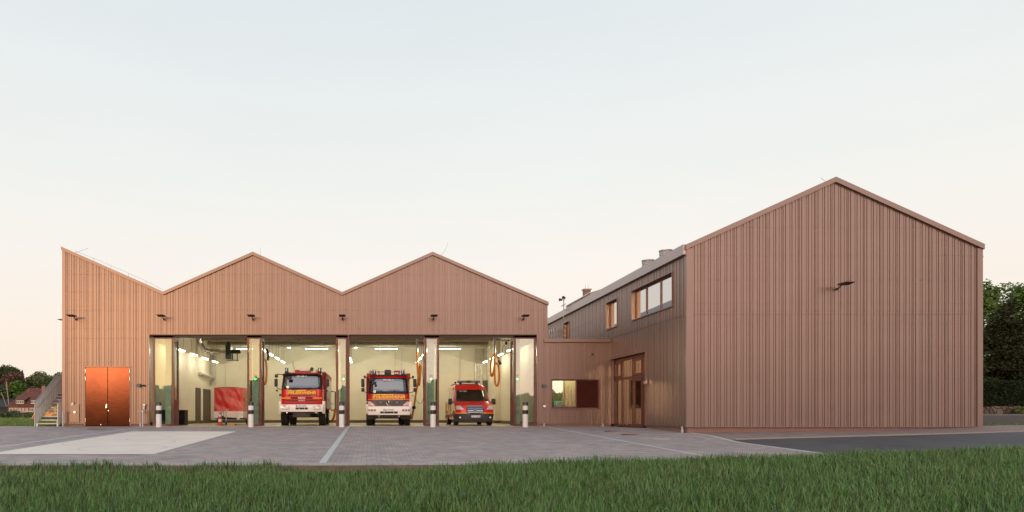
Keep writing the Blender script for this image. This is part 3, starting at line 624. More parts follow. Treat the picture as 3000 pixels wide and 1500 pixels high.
# roof furniture of the office
def roofz(x): return 6.70 + (min(x, 34.3 - x) - 11.7) * .4514 + .15
for (x, y, lb) in ((12.8, 29.7, 'ribbed round metal roof vent nearer the tall gable'), (12.8, 31.6, 'ribbed round metal roof vent farther from the tall gable')):
    v = thing('roof_vent', lb, 'roof vent', (x, y, roofz(x)), 'roof vents on the office'); m1 = MB(); pr = []
    for i in range(17): pr += [(.27 if i % 2 else .25, i * .036 - .15)]
    m1.lathe((x, y, 7.25), pr, n=24); m1.build('shaft', GALV, v, smooth=True)
    m1 = MB(); m1.lathe((x, y, 7.25), [(.285, .43), (.285, .455), (.2, .46)], n=24); m1.build('cap_ring', GALV, v)
ch = thing('chimney', 'brown square chimney with thin steel flue on the office roof', 'chimney', (14.0, 44.4, roofz(14)))
m1 = MB(); m1.box(13.8, 14.2, 44.2, 44.6, 7.8, 8.66); m1.build('stack', PLINTH, ch)
m1 = MB(); m1.box(13.74, 14.26, 44.14, 44.66, 8.662, 8.72); m1.build('cap', PALEC, ch)
m1 = MB(); m1.cyl((14, 44.4, 8.72), (14, 44.4, 8.95), .10).cyl((14, 44.4, 8.95), (14, 44.4, 9.12), .06); m1.build('flue', STEEL, ch)
rl = thing('rooflight', 'long pale raised rooflight along the office eaves', 'rooflight', (12.4, 40.1, 7.1))
m1 = MB(); m1.prism([(12.15, 6.95), (12.9, 7.30), (12.9, 7.55), (12.15, 7.30)], 37.9, 42.6); m1.build('upstand', PALEC, rl)
m1 = MB(); m1.prism([(12.1, 7.305), (12.95, 7.56), (12.95, 7.60), (12.1, 7.35)], 37.85, 42.65); m1.build('cover', WHITE, rl)
wsn = thing('weather_station', 'grey metal weather station bracket fixed at the office eaves', 'weather station', (11.5, 40.3, 6.9))
m1 = MB(); m1.tube([(11.54, 40.3, 6.75), (11.35, 40.3, 6.75), (11.35, 40.3, 7.35)], .03).tube([(11.35, 39.9, 7.05), (11.35, 40.8, 7.05)], .022).tube([(11.35, 40.3, 6.75), (11.35, 40.3, 6.2)], .015); m1.build('bracket', GALV, wsn)
MB().cyl((11.35, 40.0, 7.4), (11.2, 39.9, 7.42), .05, .09).build('sensor_horn', BLK, wsn); MB().cyl((11.35, 40.6, 7.4), (11.2, 40.7, 7.42), .05, .09).build('sensor_horn', BLK, wsn)
m1 = MB(); m1.cyl((11.35, 40.3, 7.35), (11.35, 40.3, 7.45), .07); m1.build('sensor_head', WHITE, wsn)
for i, y in enumerate((43.6, 43.1, 42.6)):
    t_ = thing('vent_stalk', ('short steel vent stalk farthest from the terrace door', 'short steel vent stalk in the middle of three on the flat roof', 'short steel vent stalk nearest the terrace door')[i], 'vent pipe', (11.4, y, 4.1), 'vent stalks on the flat roof')
    m1 = MB(); m1.cyl((11.4, y, 4.1), (11.4, y, 5.75), .02).cyl((11.4, y, 5.75), (11.4, y, 5.95), .06, .045); m1.build('pipe', GALV, t_)
fan = thing('roof_fan', 'black round roof fan with raised rain hoods above the low parapet', 'roof fan', (9.45, 38.5, 4.12))
m1 = MB(); m1.lathe((9.45, 38.5, 4.12), [(.75, 0), (.75, .08), (.55, .12), (.5, .22), (.25, .30), (.02, .32)], n=28); m1.build('fan_dome', BLK, fan, smooth=True)
m1 = MB(); m1.lathe((9.40, 38.5, 4.12), [(.02, .75), (.50, .73), (.52, .70), (.02, .70)], n=28)
m1.lathe((8.95, 38.9, 4.12), [(.02, .52), (.42, .50), (.44, .47), (.02, .47)], n=28)
for k in range(4):
    a = k * 1.57 + .6; m1.cyl((9.4 + .42 * math.cos(a), 38.5 + .42 * math.sin(a), 4.12), (9.4 + .42 * math.cos(a), 38.5 + .42 * math.sin(a), 4.83), .018); m1.cyl((8.95 + .36 * math.cos(a), 38.9 + .36 * math.sin(a), 4.12), (8.95 + .36 * math.cos(a), 38.9 + .36 * math.sin(a), 4.6), .018)
m1.build('rain_hood', BLK, fan)
# lightning rods
for i, (lb, pts) in enumerate((('thin lightning wire with bent tip along the left sloping roof edge', [PX(218, 734, 33.5), PX(232, 737, 33.5), PX(258, 727, 33.5)]),
                ('thin upright lightning rod beside the first roof peak', [PX(763, 748, 33.8), PX(762, 727, 33.8)]),
                ('thin bent lightning rod beside the second roof peak', [PX(1287, 747, 33.8), PX(1303, 735, 33.8), PX(1313, 710, 33.8)]),
                ('thin lightning rod at the top of the tall office gable', [PX(2424, 528, 25.9), PX(2405, 521, 25.9)]))):
    m1 = MB(); m1.tube([Vector(p) - Vector((0, 0, .12)) if k == 0 else p for k, p in enumerate(pts)], .008, 5); tag(m1.build('lightning_rod', GALV), lb, 'lightning rod')
m1 = MB(); m1.tube([PX(222, 736, 33.5)] + [PX(222 + (479 - 222) * t, 736 + (848 - 736) * t - 3, 33.5) for t in (.25, .5, .75)] + [PX(477, 849, 33.5)], .007, 5)
for t in (0, .2, .4, .6, .8): p = Vector(PX(222 + 257 * t, 738 + 112 * t, 33.5)); m1.cyl(p - Vector((0, 0, .12)), p + Vector((0, 0, .07)), .008, n=5)
tag(m1.build('lightning_wire', GALV), 'thin lightning wire on posts along the left roof slope', 'lightning wire')
# ------------------------------------------------------------------ floodlights
def floodlight(loc, lb, rot=0):
    t_ = thing('floodlight', lb, 'floodlight', loc, 'floodlights on the facades', local=True); t_.rotation_euler = (0, 0, rot)
    m1 = MB(); m1.cyl((0, 0, 0), (0, -.07, 0), .045).tube([(0, -.06, 0), (0, -.20, .07), (0, -.30, .10)], .022); m1.build('arm', FLOODM, t_, smooth=True)
    m1 = MB(); m1.prism([(-.27, .09), (-.26, .13), (-.42, .155), (-.76, .14), (-.78, .12), (-.45, .075)], -.155, .155, 'X'); h = m1.build('lamp_head', FLOODM, t_)
    m1 = MB(); m1.prism([(-.47, .072), (-.47, .077), (-.75, .115), (-.75, .110)], -.13, .13, 'X'); m1.build('lens', DARK, h)
    return t_
FZ = 5.2
fl = [(-14.40, 'floodlight nearest the hall\'s left corner above the brown double door'), (-10.10, 'floodlight above the wide glass panel left of the trailer bay'), (-5.77, 'floodlight below the first roof peak between trailer and first engine'),
      (-1.40, 'floodlight above the brown downpipe between the two fire engines'), (3.01, 'floodlight below the second roof peak between second engine and van'), (7.40, 'floodlight nearest the hall\'s right end above the last glass panel')]
f0 = None
for x, lb in fl:
    if f0 is None: f0 = floodlight((x, HF - .04, FZ), lb)
    else: dup(f0, (x, HF - .04, FZ), lb)
dup(f0, (17.2, GF - .05, 5.2), 'single floodlight on the tall office gable wall')
c = dup(f0, (HX0, 34.6, 5.25), 'floodlight sticking out of the hall\'s left side wall above the stairs'); c.rotation_euler = (0, 0, R(-90))
for o in bpy.data.objects:
    if o.name.startswith('floodlight.007') : pass
# ------------------------------------------------------------------ bollards
BB = mat('bollard_black', (.012, .012, .013), .3, coat=.4); BW = mat('bollard_white', (.80, .80, .79), .32, coat=.3)
def bollard(loc, lb):
    t_ = thing('bollard', lb, 'bollard', loc, 'striped bollards in front of the gate piers', local=True); n = 32; r = .13
    m1 = MB(); m1.lathe((0, 0, 0), [(r, -.1), (r, .62)], n=n); m1.build('post', BW, t_, smooth=True)
    m1 = MB(); m1.lathe((0, 0, 0), [(r + .002, .62), (r + .002, .81)], n=n); m1.build('black_band', BB, t_, smooth=True)
    m1 = MB(); m1.lathe((0, 0, 0), [(r, .81), (r, 1.02)], n=n); m1.build('white_band', BW, t_, smooth=True)
    m1 = MB(); m1.lathe((0, 0, 0), [(r + .002, 1.02), (r + .002, 1.17), (r - .01, 1.19), (r - .06, 1.205), (.01, 1.21)], n=n); m1.build('cap', BB, t_, smooth=True)
    return t_
bl = [(465, 'black and white bollard before the wide left glass panel'), (735, 'black and white bollard between the trailer bay and the first fire engine'), (1001, 'black and white bollard beside the brown downpipe between both fire engines'),
      (1268.5, 'black and white bollard between the second fire engine and the van'), (1539, 'black and white bollard right of the van, before the last glass panel')]
b0 = None
for px, lb in bl:
    Y = 32.5; loc = ((px - 1088) * Y / 2000, Y, gz(0, Y))
    b0 = bollard(loc, lb) if b0 is None else b0
    if b0['label'] != lb: dup(b0, loc, lb)
# ------------------------------------------------------------------ traffic lights
def signal(loc, lb):
    t_ = thing('signal_light', lb, 'signal light', loc, 'gate signal lights on the columns', local=True)
    m1 = MB(); m1.cbox(-.078, .078, -.09, 0, -.16, .16, .012); m1.build('housing', BLK, t_)
    m1 = MB(); m1.lathe((0, -.09, .075), [(.055, 0), (.05, -.02), (.02, -.03)], 'Y', 20); m1.build('red_lens', REDL, t_)
    m1 = MB(); m1.lathe((0, -.09, -.075), [(.06, 0), (.052, -.02), (.02, -.03)], 'Y', 20); m1.build('green_lens', GREENL, t_)
    return t_
s0 = None
for i, lb in ((1, 'signal light showing green beside the red trailer bay'), (2, 'signal light showing green between the two fire engines'), (3, 'signal light showing green between second fire engine and van'), (4, 'signal light showing green behind the last glass panel, right of the van')):
    loc = (cols[i], HF + .54, 2.40)
    if s0 is None: s0 = signal(loc, lb)
    else: dup(s0, loc, lb)
# ------------------------------------------------------------------ small wall fittings
def wallbox(name, lb, cat, x, z, w_, h_, m, y=HF - .04):
    t_ = thing(name, lb, cat, (x, y, z)); m1 = MB(); m1.prism([(y, z + h_ / 2), (y - .12, z + h_ / 3), (y - .14, z - h_ / 2), (y, z - h_ / 2)], x - w_ / 2, x + w_ / 2, 'X'); m1.build('shade', m, t_)
    m1 = MB(); m1.box(x - w_ * .35, x + w_ * .35, y - .11, y - .02, z - h_ / 2 - .012, z - h_ / 2 - .002); m1.build('diffuser', WHITE, t_); return t_
LG = mat('lamp_grey', (.10, .11, .13), .5)
wallbox('wall_lamp', 'small grey wall lamp right of the copper double door', 'wall lamp', -11.32, 1.99, .17, .15, LG)
wallbox('wall_lamp', 'small grey wall lamp left of the low window', 'wall lamp', 8.43, 1.97, .17, .14, LG)
wl = thing('wall_lamp', 'small silver wall lamp beside the glazed entrance', 'wall lamp', (GX0, 28.9, 1.97)); m1 = MB(); m1.prism([(GX0 - .04, 2.06), (GX0 - .14, 1.98), (GX0 - .18, 1.87), (GX0 - .04, 1.87)], 28.82, 28.98, 'Y'); m1.build('shade', STEEL, wl)
cm = thing('security_camera', 'small black sensor on the wall beside the lamp by the double door', 'sensor', (-11.07, HF - .05, 1.99)); m1 = MB(); m1.cyl((-11.07, HF - .04, 1.99), (-11.07, HF - .12, 1.99), .035).cyl((-11.07, HF - .12, 1.985), (-11.10, HF - .17, 1.96), .04); m1.build('sensor_head', BLK, cm)
cm = thing('overflow_spout', 'small round overflow spout high on the low block wall', 'spout', (10.76, HF - .05, 3.5)); m1 = MB(); m1.box(10.66, 10.86, HF - .055, HF - .0, 3.38, 3.60); m1.build('mounting_plate', CLAD, cm); m1 = MB(); m1.cyl((10.77, HF - .056, 3.5), (10.77, HF - .11, 3.5), .055); m1.build('spout_pipe', BLK, cm)
pw = thing('power_socket', 'white and red power socket on the wall beside the bollard', 'power socket', (-11.06, HF - .05, 1.1)); m1 = MB(); m1.cbox(-11.12, -11.0, HF - .14, HF - .04, .97, 1.09, .01); m1.cyl((-11.06, HF - .10, .97), (-11.07, HF - .14, .83), .04); m1.build('socket_body', WHITE, pw); m1 = MB(); m1.cyl((-11.06, HF - .105, .965), (-11.062, HF - .11, .94), .05); m1.build('socket_ring', RED, pw)
st = thing('standpipe', 'galvanised standpipe with outlet rising from the paving by the left gate', 'standpipe', (-11.03, 32.95, gz(-11, 32.95))); m1 = MB(); m1.cyl((-11.03, 32.95, -.1), (-11.03, 32.95, .79), .04); m1.build('pipe', GALV, st, smooth=True); m1 = MB(); m1.cyl((-11.03, 32.95, .72), (-11.2, 32.85, .72), .03).cyl((-11.18, 32.86, .72), (-11.24, 32.84, .72), .045); m1.build('outlet', GALV, st)
st = thing('guard_post', 'short galvanised post beside the foot of the stairs', 'post', (-14.9, 33.05, 0)); m1 = MB(); m1.cyl((-14.93, 33.05, -.1), (-14.93, 33.05, .74), .04).cyl((-14.93, 33.05, .70), (-14.84, 32.95, .70), .03); m1.build('tube', GALV, st, smooth=True)
bx = thing('wall_tap_panel', 'flat wall panel with steel box and outdoor tap at the hall\'s left end', 'tap panel', (-14.4, HF - .04, .7)); m1 = MB(); m1.box(-14.72, -14.25, HF - .052, HF, .20, 1.07); m1.build('panel', CLAD, bx)
m1 = MB(); m1.cbox(-14.62, -14.50, HF - .10, HF - .04, 1.0, 1.15, .008); m1.build('steel_box', GALV, bx); m1 = MB(); m1.cyl((-14.45, HF - .052, .68), (-14.45, HF - .12, .68), .06).cyl((-14.45, HF - .12, .68), (-14.50, HF - .14, .63), .02); m1.build('tap', STEEL, bx)
bx = thing('outdoor_socket', 'small steel socket below the grey lamp left of the low window', 'socket', (8.44, HF - .05, .97)); m1 = MB(); m1.cbox(8.38, 8.50, HF - .10, HF - .04, .92, 1.03, .008); m1.build('socket_body', STEEL, bx)
# ------------------------------------------------------------------ hall lamps
def glow(parent, pos, watts, col):
    l = bpy.data.lights.new('lamp_light', 'POINT'); l.energy = watts; l.color = col; l.shadow_soft_size = 0.0
    o = bpy.data.objects.new('lamp_light', l); COL.objects.link(o); o.location = pos; o.parent = parent
def rowlamp(loc, lb):
    t_ = thing('hanging_lamp', lb, 'hanging lamp', loc, 'strip lamps hanging in rows in the hall', local=True)
    m1 = MB(); m1.box(-.06, .06, -.68, .68, 0, .05); m1.build('lamp_body', WHITE, t_)
    m1 = MB(); m1.cbox(-.055, .055, -.66, .66, -.045, -.001, .01); m1.build('tube', TUBE, t_)
    m1 = MB(); m1.cyl((0, -.5, .05), (0, -.5, IZ - 4.07 - .02), .008, n=5).cyl((0, .5, .05), (0, .5, IZ - 4.07 - .02), .008, n=5); m1.build('suspension_wire', DARK, t_)
    for q in (-.4, .4): glow(t_, (0, q, -.06), 22, (1, .92, .72))
    return t_
rows = [(-10.3, 'along the left wall of the trailer bay'), (-5.83, 'between the trailer and the first fire engine'), (-1.34, 'between the two fire engines'), (3.03, 'between the second fire engine and the van'), (7.5, 'along the right wall beside the van')]
ords = ['nearest the gates', 'second from the gates', 'third from the gates', 'farthest back']
r0 = None
for x, wh in rows:
    for k, y in enumerate((36.9, 39.6, 42.3, 45.0)):
        lb = 'strip lamp %s, %s' % (wh, ords[k])
        if r0 is None: r0 = rowlamp((x, y, 4.07), lb)
        else: dup(r0, (x, y, 4.07), lb)
c0 = None
for x, wh in ((-8.1, 'trailer bay'), (-3.6, 'first fire engine bay'), (.97, 'second fire engine bay'), (5.13, 'van bay')):
    lb = 'long strip lamp across the back wall of the ' + wh; loc = (x, 44.8, 4.9)
    if c0 is None:
        c0 = thing('cross_lamp', lb, 'strip lamp', loc, 'strip lamps across the back wall', local=True)
        m1 = MB(); m1.box(-.75, .75, -.06, .06, 0, .05); m1.build('lamp_body', WHITE, c0)
        m1 = MB(); m1.cbox(-.73, .73, -.055, .055, -.045, -.001, .01); m1.build('tube', TUBE2, c0)
        m1 = MB(); m1.cyl((-.5, 0, .05), (-.5, 0, .44), .008, n=5).cyl((.5, 0, .05), (.5, 0, .44), .008, n=5); m1.build('suspension_wire', DARK, c0)
        for q in (-.4, .4): glow(c0, (q, 0, -.06), 30, (1, .95, .74))
    else: dup(c0, loc, lb)
sp0 = None
for x, lb in ((-5.5, 'small round spot lamp at the back of the first fire engine bay'), (-1.03, 'small round spot lamp at the back of the second fire engine bay')):
    if sp0 is None:
        sp0 = thing('spot_lamp', lb, 'spot lamp', (x, 45.6, 5.05), 'spot lamps at the back of the hall', local=True)
        m1 = MB(); m1.cyl((0, 0, 0), (0, 0, .12), .13, .06).cyl((0, 0, .12), (0, 0, .28), .02); m1.build('housing', GALV, sp0)
        m1 = MB(); m1.cyl((0, 0, -.02), (0, 0, -.001), .12); m1.build('lens', SPOTE, sp0); glow(sp0, (0, 0, -.04), 14, (.75, 1, .78))
    else: dup(sp0, (x, 45.6, 5.05), lb)
# ------------------------------------------------------------------ hall services
pc = thing('ceiling_conduit', 'grey steel conduit running across the hall ceiling near the gates', 'conduit', (-1.5, 38, 4.69)); m1 = MB(); m1.cyl((-8.9, 38, 4.69), (7.9, 38, 4.69), .045)
m1.build('pipe', GALV, pc)
m1 = MB()
for x in (-7, -4, -1, 2, 5, 7.4): m1.cyl((x, 38, 4.7), (x, 38, IZ), .012, n=5)
m1.build('hanger', DARK, pc)
pc = thing('cable_tray', 'grey cable tray along the top of the hall back wall', 'cable tray', (-1.5, 46.2, 5.2)); m1 = MB(); m1.box(IXL + .5, 7.7, 46.4, 46.45, 5.14, 5.24).box(IXL + .5, 7.7, 46.1, 46.4, 5.14, 5.16).box(IXL + .5, 7.7, 46.05, 46.1, 5.14, 5.24); m1.build('tray', GALV, pc)
for nm_, x0, x1, z0, z1, y, lb in (('cable_ladder', -11.05, -10.75, 2.6, 5.1, 47.15, 'vertical cable ladder in the left rear corner of the hall'), ('cable_ladder', 7.15, 7.6, 2.3, 5.1, 47.1, 'vertical cable ladder on the back wall behind the van')):
    t_ = thing(nm_, lb, 'cable ladder', ((x0 + x1) / 2, y, z0)); m1 = MB(); m1.box(x0, x0 + .05, y, y + .08, z0, z1).box(x1 - .05, x1, y, y + .08, z0, z1); m1.build('rail', GALV, t_)
    m1 = MB(); z = z0 + .1
    while z < z1: m1.box(x0 + .05, x1 - .05, y + .02, y + .05, z, z + .03); z += .4
    m1.build('rung', GALV, t_)
for i, (x, z0, z1, lb) in enumerate(((-10.1, .2, 5.1, 'thin conduit on the back wall behind the trailer'), (1.62, 2.2, 5.1, 'left of two thin conduits on the back wall above the second fire engine'), (2.1, 2.2, 5.1, 'right of two thin conduits on the back wall above the second fire engine'), (6.12, 1.9, 5.1, 'thin conduit on the back wall above the van'), (-5.4, 1.0, 4.3, 'thin conduit with socket on the back wall left of the first fire engine'))):
    t_ = thing('wall_conduit', lb, 'conduit', (x, 47.25, z0)); m1 = MB(); m1.cyl((x, 47.26, z0), (x, 47.26, z1), .022, n=8); m1.build('pipe', GALV, t_)
    m1 = MB(); m1.box(x - .06, x + .06, 47.2, 47.29, z0 - .12, z0); m1.build('socket_box', LG, t_)
t_ = thing('wall_conduit', 'thin conduit with white socket on the left hall wall above the black cabinet', 'conduit', (-11.12, 37.0, 1.2)); m1 = MB(); m1.cyl((-11.13, 37.0, 1.2), (-11.13, 37.0, 3.1), .015, n=6); m1.build('pipe', RUST, t_); m1 = MB(); m1.box(-11.14, -11.06, 36.94, 37.06, 1.08, 1.2); m1.build('socket_box', WHITE, t_)
# fan unit and duct
fu = thing('air_handling_unit', 'dark air unit with motor hanging at the back of the trailer bay', 'air unit', (-9.1, 44, 5.2))
m1 = MB(); m1.cbox(-9.35, -9.0, 43.7, 44.3, 4.15, 5.10, .03); m1.build('unit_body', mat('unit_green', (.020, .028, .022), .5), fu)
m1 = MB(); m1.cyl((-9.0, 44, 4.62), (-8.55, 44, 4.62), .12).cyl((-8.55, 44, 4.62), (-8.42, 44, 4.62), .14, .10); m1.build('motor', BLK, fu)
m1 = MB(); m1.box(-8.95, -8.9, 43.9, 43.95, 4.05, 4.5).box(-8.65, -8.6, 43.9, 43.95, 4.0, 4.5).box(-9.3, -8.55, 43.85, 44.1, 4.05, 4.09); m1.build('mounting_frame', DARK, fu)
m1 = MB(); m1.cyl((-9.2, 44, 5.1), (-9.2, 44, IZ - .01), .10); m1.build('hanger', BLK, fu)
du = thing('air_duct', 'shiny foil duct bending from the ceiling to the air unit', 'duct', (-10.6, 44, 4.8)); m1 = MB()
m1.tube([(-11.0, 43.6, 5.5), (-10.95, 43.7, 5.1), (-10.75, 43.8, 4.75), (-10.5, 43.9, 4.62), (-10.2, 44, 4.60)], .17, 14, 4); m1.build('flexible_duct', STEEL, du, smooth=True)
m1 = MB(); m1.cyl((-10.2, 44, 4.6), (-9.75, 44, 4.6), .17).cyl((-9.75, 44, 4.6), (-9.36, 44, 4.6), .08); m1.build('straight_duct', GALV, du, smooth=True)
du = thing('ventilation_pipe', 'grey pipe branching over the brown inner doors', 'pipe', (-11, 45, 3.2)); m1 = MB(); m1.tube([(-11.05, 44.0, 3.22), (-10.95, 45.6, 3.18), (-10.85, 47.0, 3.1)], .10, 10); m1.build('pipe', GALV, du, smooth=True)
# pull cords
cd0 = None
for px_, lb in ((723, 'thin red pull cord hanging left of the first glass pier'), (981, 'thin red pull cord hanging right of the first fire engine'), (1238, 'thin red pull cord hanging right of the second fire engine'), (1497, 'thin red pull cord hanging right of the van')):
    x = (px_ - 1088) * 34.6 / 2000; m1 = MB(); m1.tube([(0, 0, 4.5), (.04, 0, 3.2), (.09, 0, 2.2)], .010, 5)
    if cd0 is None: cd0 = tag(m1.build('pull_cord', mat('cord_red', (.65, .09, .04), .6)), lb, 'pull cord', 'red pull cords at the gates'); cd0.location = (x, 34.6, 0)
    else: c = cd0.copy(); COL.objects.link(c); c.location = (x, 34.6, 0); c['label'] = lb
# exhaust hoses
def arc(pts, n=6):
    P = [Vector(p) for p in pts]; P = [P[0]] + P + [P[-1]]; o = []
    for i in range(1, len(P) - 2):
        for k in range(n):
            t = k / n; a, b, c, d = P[i - 1:i + 3]
            o.append(.5 * ((2 * b) + (c - a) * t + (2 * a - 5 * b + 4 * c - d) * t * t + (3 * b - a - 3 * c + d) * t ** 3))
    return o + [P[-2]]
def hp(x, y, Y): return PX(x, y, Y)
h = thing('exhaust_hose', 'orange exhaust hose looped beside the first glass pier', 'hose', hp(775, 1000, 36.5)); Y = 36.5
m1 = MB(); m1.tube(arc([hp(771, 1030, Y), hp(770.5, 1058, Y), hp(770, 1090, Y), hp(771.5, 1116, Y), hp(775.5, 1126, Y), hp(779.5, 1112, Y), hp(780.5, 1085, Y), hp(779, 1060, Y), hp(774, 1052, Y), hp(769, 1056, Y + .1)]), .06, 10, 3); m1.build('ribbed_tube', HOSE, h, smooth=True)
m1 = MB(); m1.cyl(hp(771, 985, Y), hp(771, 1031, Y), .06); m1.build('drop_pipe', GALV, h)
m1 = MB(); m1.tube(arc([hp(780, 1022, Y), hp(784, 1032, Y), hp(786, 1042, Y), hp(784, 1056, Y)]), .065, 8); m1.build('nozzle', BLK, h)
h = thing('exhaust_hose', 'orange exhaust hose running down to the second fire engine', 'hose', hp(1223, 1000, 36.8)); Y = 36.8
m1 = MB(); m1.tube(arc([hp(1222, 1030, Y), hp(1222, 1066, Y), hp(1225, 1112, Y), hp(1219, 1150, Y), hp(1213, 1190, Y), hp(1206, 1228, Y + .5)]), .055, 10, 4).tube(arc([hp(1224.5, 1120, Y + .15), hp(1228, 1080, Y + .15), hp(1231, 1069, Y + .1), hp(1233.5, 1080, Y), hp(1231, 1105, Y), hp(1228, 1131, Y)]), .055, 10, 3); m1.build('ribbed_tube', HOSE, h, smooth=True)
m1 = MB(); m1.cyl(hp(1222, 985, Y), hp(1222, 1031, Y), .06); m1.build('drop_pipe', GALV, h)
m1 = MB(); m1.cyl(hp(1213, 1190, Y), hp(1212.2, 1198, Y), .10); m1.build('clamp', BLK, h)
h = thing('exhaust_hose', 'orange exhaust hose hanging in two loops beside the van', 'hose', hp(1450, 1000, 36.8))
m1 = MB(); m1.tube(arc([hp(1449, 1033, Y), hp(1449, 1060, Y), hp(1449, 1100, Y), hp(1451, 1124, Y), hp(1456, 1130, Y), hp(1461, 1120, Y), hp(1462.5, 1095, Y), hp(1460, 1072, Y), hp(1454, 1064, Y), hp(1449, 1069, Y + .15), hp(1446, 1085, Y + .2), hp(1442, 1101, Y + .2), hp(1437.5, 1096, Y + .2), hp(1437, 1070, Y + .2), hp(1440, 1052, Y + .2), hp(1446, 1040, Y + .2)]), .06, 10, 3)
m1.tube(arc([hp(1458, 1044, Y), hp(1461, 1050, Y), hp(1462, 1056, Y)]), .055, 8, 3); m1.build('ribbed_tube', HOSE, h, smooth=True)
m1 = MB(); m1.cyl(hp(1449, 985, Y), hp(1449, 1034, Y), .065); m1.build('drop_pipe', GALV, h)
m1 = MB(); m1.cyl(hp(1461, 1055, Y), hp(1467, 1068, Y), .07, .085); m1.build('nozzle', BLK, h)
h = thing('exhaust_hose', 'short orange exhaust hose with black elbow behind the first fire engine', 'hose', hp(980, 1230, 39)); m1 = MB(); m1.tube(arc([hp(968, 1234, 39), hp(974, 1231, 39), hp(979, 1218, 39), hp(982, 1198, 39)]), .07, 10, 4); m1.build('ribbed_tube', HOSE, h, smooth=True)
m1 = MB(); m1.tube([hp(982, 1199, 39), hp(982, 1148, 39), hp(970, 1147, 39)], .035, 8).tube([hp(982, 1201, 39), hp(970, 1202, 39)], .03, 8).cyl(hp(958, 1240, 39), hp(969, 1234, 39), .06); m1.build('pipe_frame', BLK, h)
cb_ = thing('charging_cable', 'thin blue charging cable coiled high beside the van', 'cable', hp(1477, 1010, 36.2)); m1 = MB(); m1.tube(arc([hp(1477, 1008, 36.2), hp(1473, 1025, 36.2), hp(1476, 1040, 36.2), hp(1480, 1030, 36.2), hp(1479, 1012, 36.2)]), .014, 6); m1.build('coil', BLUE, cb_); m1 = MB(); m1.box(*[hp(1480, 1000, 36.2)[0], hp(1486, 1000, 36.2)[0], 36.15, 36.3, hp(1480, 1010, 36.2)[2], hp(1480, 1001, 36.2)[2]]); m1.build('reel', BLK, cb_)
cb_ = thing('charging_cable', 'thin grey charging cable hanging down to the second fire engine', 'cable', hp(1237, 1010, 35.8)); m1 = MB(); m1.tube(arc([hp(1235, 1000, 35.8), hp(1236, 1060, 35.8), hp(1239, 1120, 35.6), hp(1240, 1165, 35.4), hp(1232, 1182, 35.3), hp(1222, 1176, 35.2), hp(1212, 1160, 35.1), hp(1205, 1160, 35.1)]), .012, 6); m1.build('cable_run', LG, cb_)
cb_ = thing('charging_cable', 'thin blue charging cable plugged into the side of the first fire engine', 'cable', hp(960, 1170, 35.6)); m1 = MB(); m1.tube(arc([hp(955, 1171, 35.6), hp(963, 1172, 35.6), hp(972, 1182, 35.2), hp(984, 1188, 34.8)]), .012, 6); m1.build('cable_run', BLUE, cb_)
# cabinet
cab = thing('cabinet', 'black open-fronted cabinet with papers on top by the left hall wall', 'cabinet', (-10.4, 35.8, 0))
m1 = MB(); m1.box(-11.1, -10.20, 35.5, 36.1, .02, .78).box(-10.20, -9.74, 36.06, 36.1, .02, .78).box(-9.74, -9.70, 35.5, 36.1, .02, .78).box(-10.2, -9.74, 35.5, 36.06, .02, .06).box(-10.2, -9.74, 35.52, 36.06, .40, .43).box(-11.12, -9.68, 35.48, 36.12, .782, .81); m1.build('carcass', CARD, cab)
m1 = MB(); m1.box(-10.7, -10.2, 35.6, 35.9, .812, .84).box(-10.35, -9.95, 35.7, 36.0, .812, .83).box(-10.9, -10.5, 35.55, 35.8, .842, .86); o = m1.build('paper_stack', PAPER); tag(o, 'loose brown papers lying on the black cabinet', 'papers')
# ------------------------------------------------------------------ trailer
tr = thing('trailer', 'small trailer with red tarpaulin and white drop sides', 'trailer', (-7.86, 37.6, 0), local=True)
W2 = .80; L = 2.9
def tarpgrid(m1, f, nu, nv):
    k = len(m1.v)
    for j in range(nv + 1):
        for i in range(nu + 1): m1.v.append(tuple(f(i / nu, j / nv)))
    for j in range(nv):
        for i in range(nu): m1.f.append((k + j * (nu + 1) + i, k + j * (nu + 1) + i + 1, k + (j + 1) * (nu + 1) + i + 1, k + (j + 1) * (nu + 1) + i)); m1.mi.append(0)
def fold(u, v):
    e = min(u, 1 - u, 1 - v) * 6; e = min(1, e)
    return .55 * e * (.030 * math.sin(9 * u - 6 * (1 - v) + 1.2 * math.sin(4 * v)) + .018 * math.sin(23 * u + 9 * v) + .02 * math.sin(5 * u + 14 * v) * (1 - v))
m1 = MB()
tarpgrid(m1, lambda u, v: (-W2 + 2 * W2 * u, -.01 - fold(u, v), .74 + 1.31 * v), 48, 40)
tarpgrid(m1, lambda u, v: (W2 + .3 * fold(u, v), L * u, .74 + 1.31 * v), 40, 20)
tarpgrid(m1, lambda u, v: (-W2, L - L * u, .74 + 1.31 * v), 4, 4)
tarpgrid(m1, lambda u, v: (-W2 + 2 * W2 * u, L * v, 2.05 + .03 * math.sin(math.pi * u) + .02 * math.sin(9 * v) * math.sin(math.pi * u)), 10, 14)
tarpgrid(m1, lambda u, v: (-W2 + 2 * W2 * u, L, .74 + 1.31 * v), 4, 4)
tp = m1.build('tarpaulin', TARP, tr, smooth=True, recalc=False)
text('FEUERWEHR', .20, (W2 + .03, 1.05, 1.35), YEL, tr, rot=(90, 0, 90), bold=.03, wid=1.5)
m1 = MB()
for k in range(3): m1.cbox(-W2 - .01, W2 + .01, -.03, .01, .385 + k * .122, .50 + k * .122, .008)
m1.box(W2 - .02, W2 + .01, .0, L, .385, .74).box(-W2 - .01, -W2 + .02, .0, L, .385, .74).box(-W2, W2, L - .02, L, .385, .74); m1.build('drop_side', TRWHITE, tr)
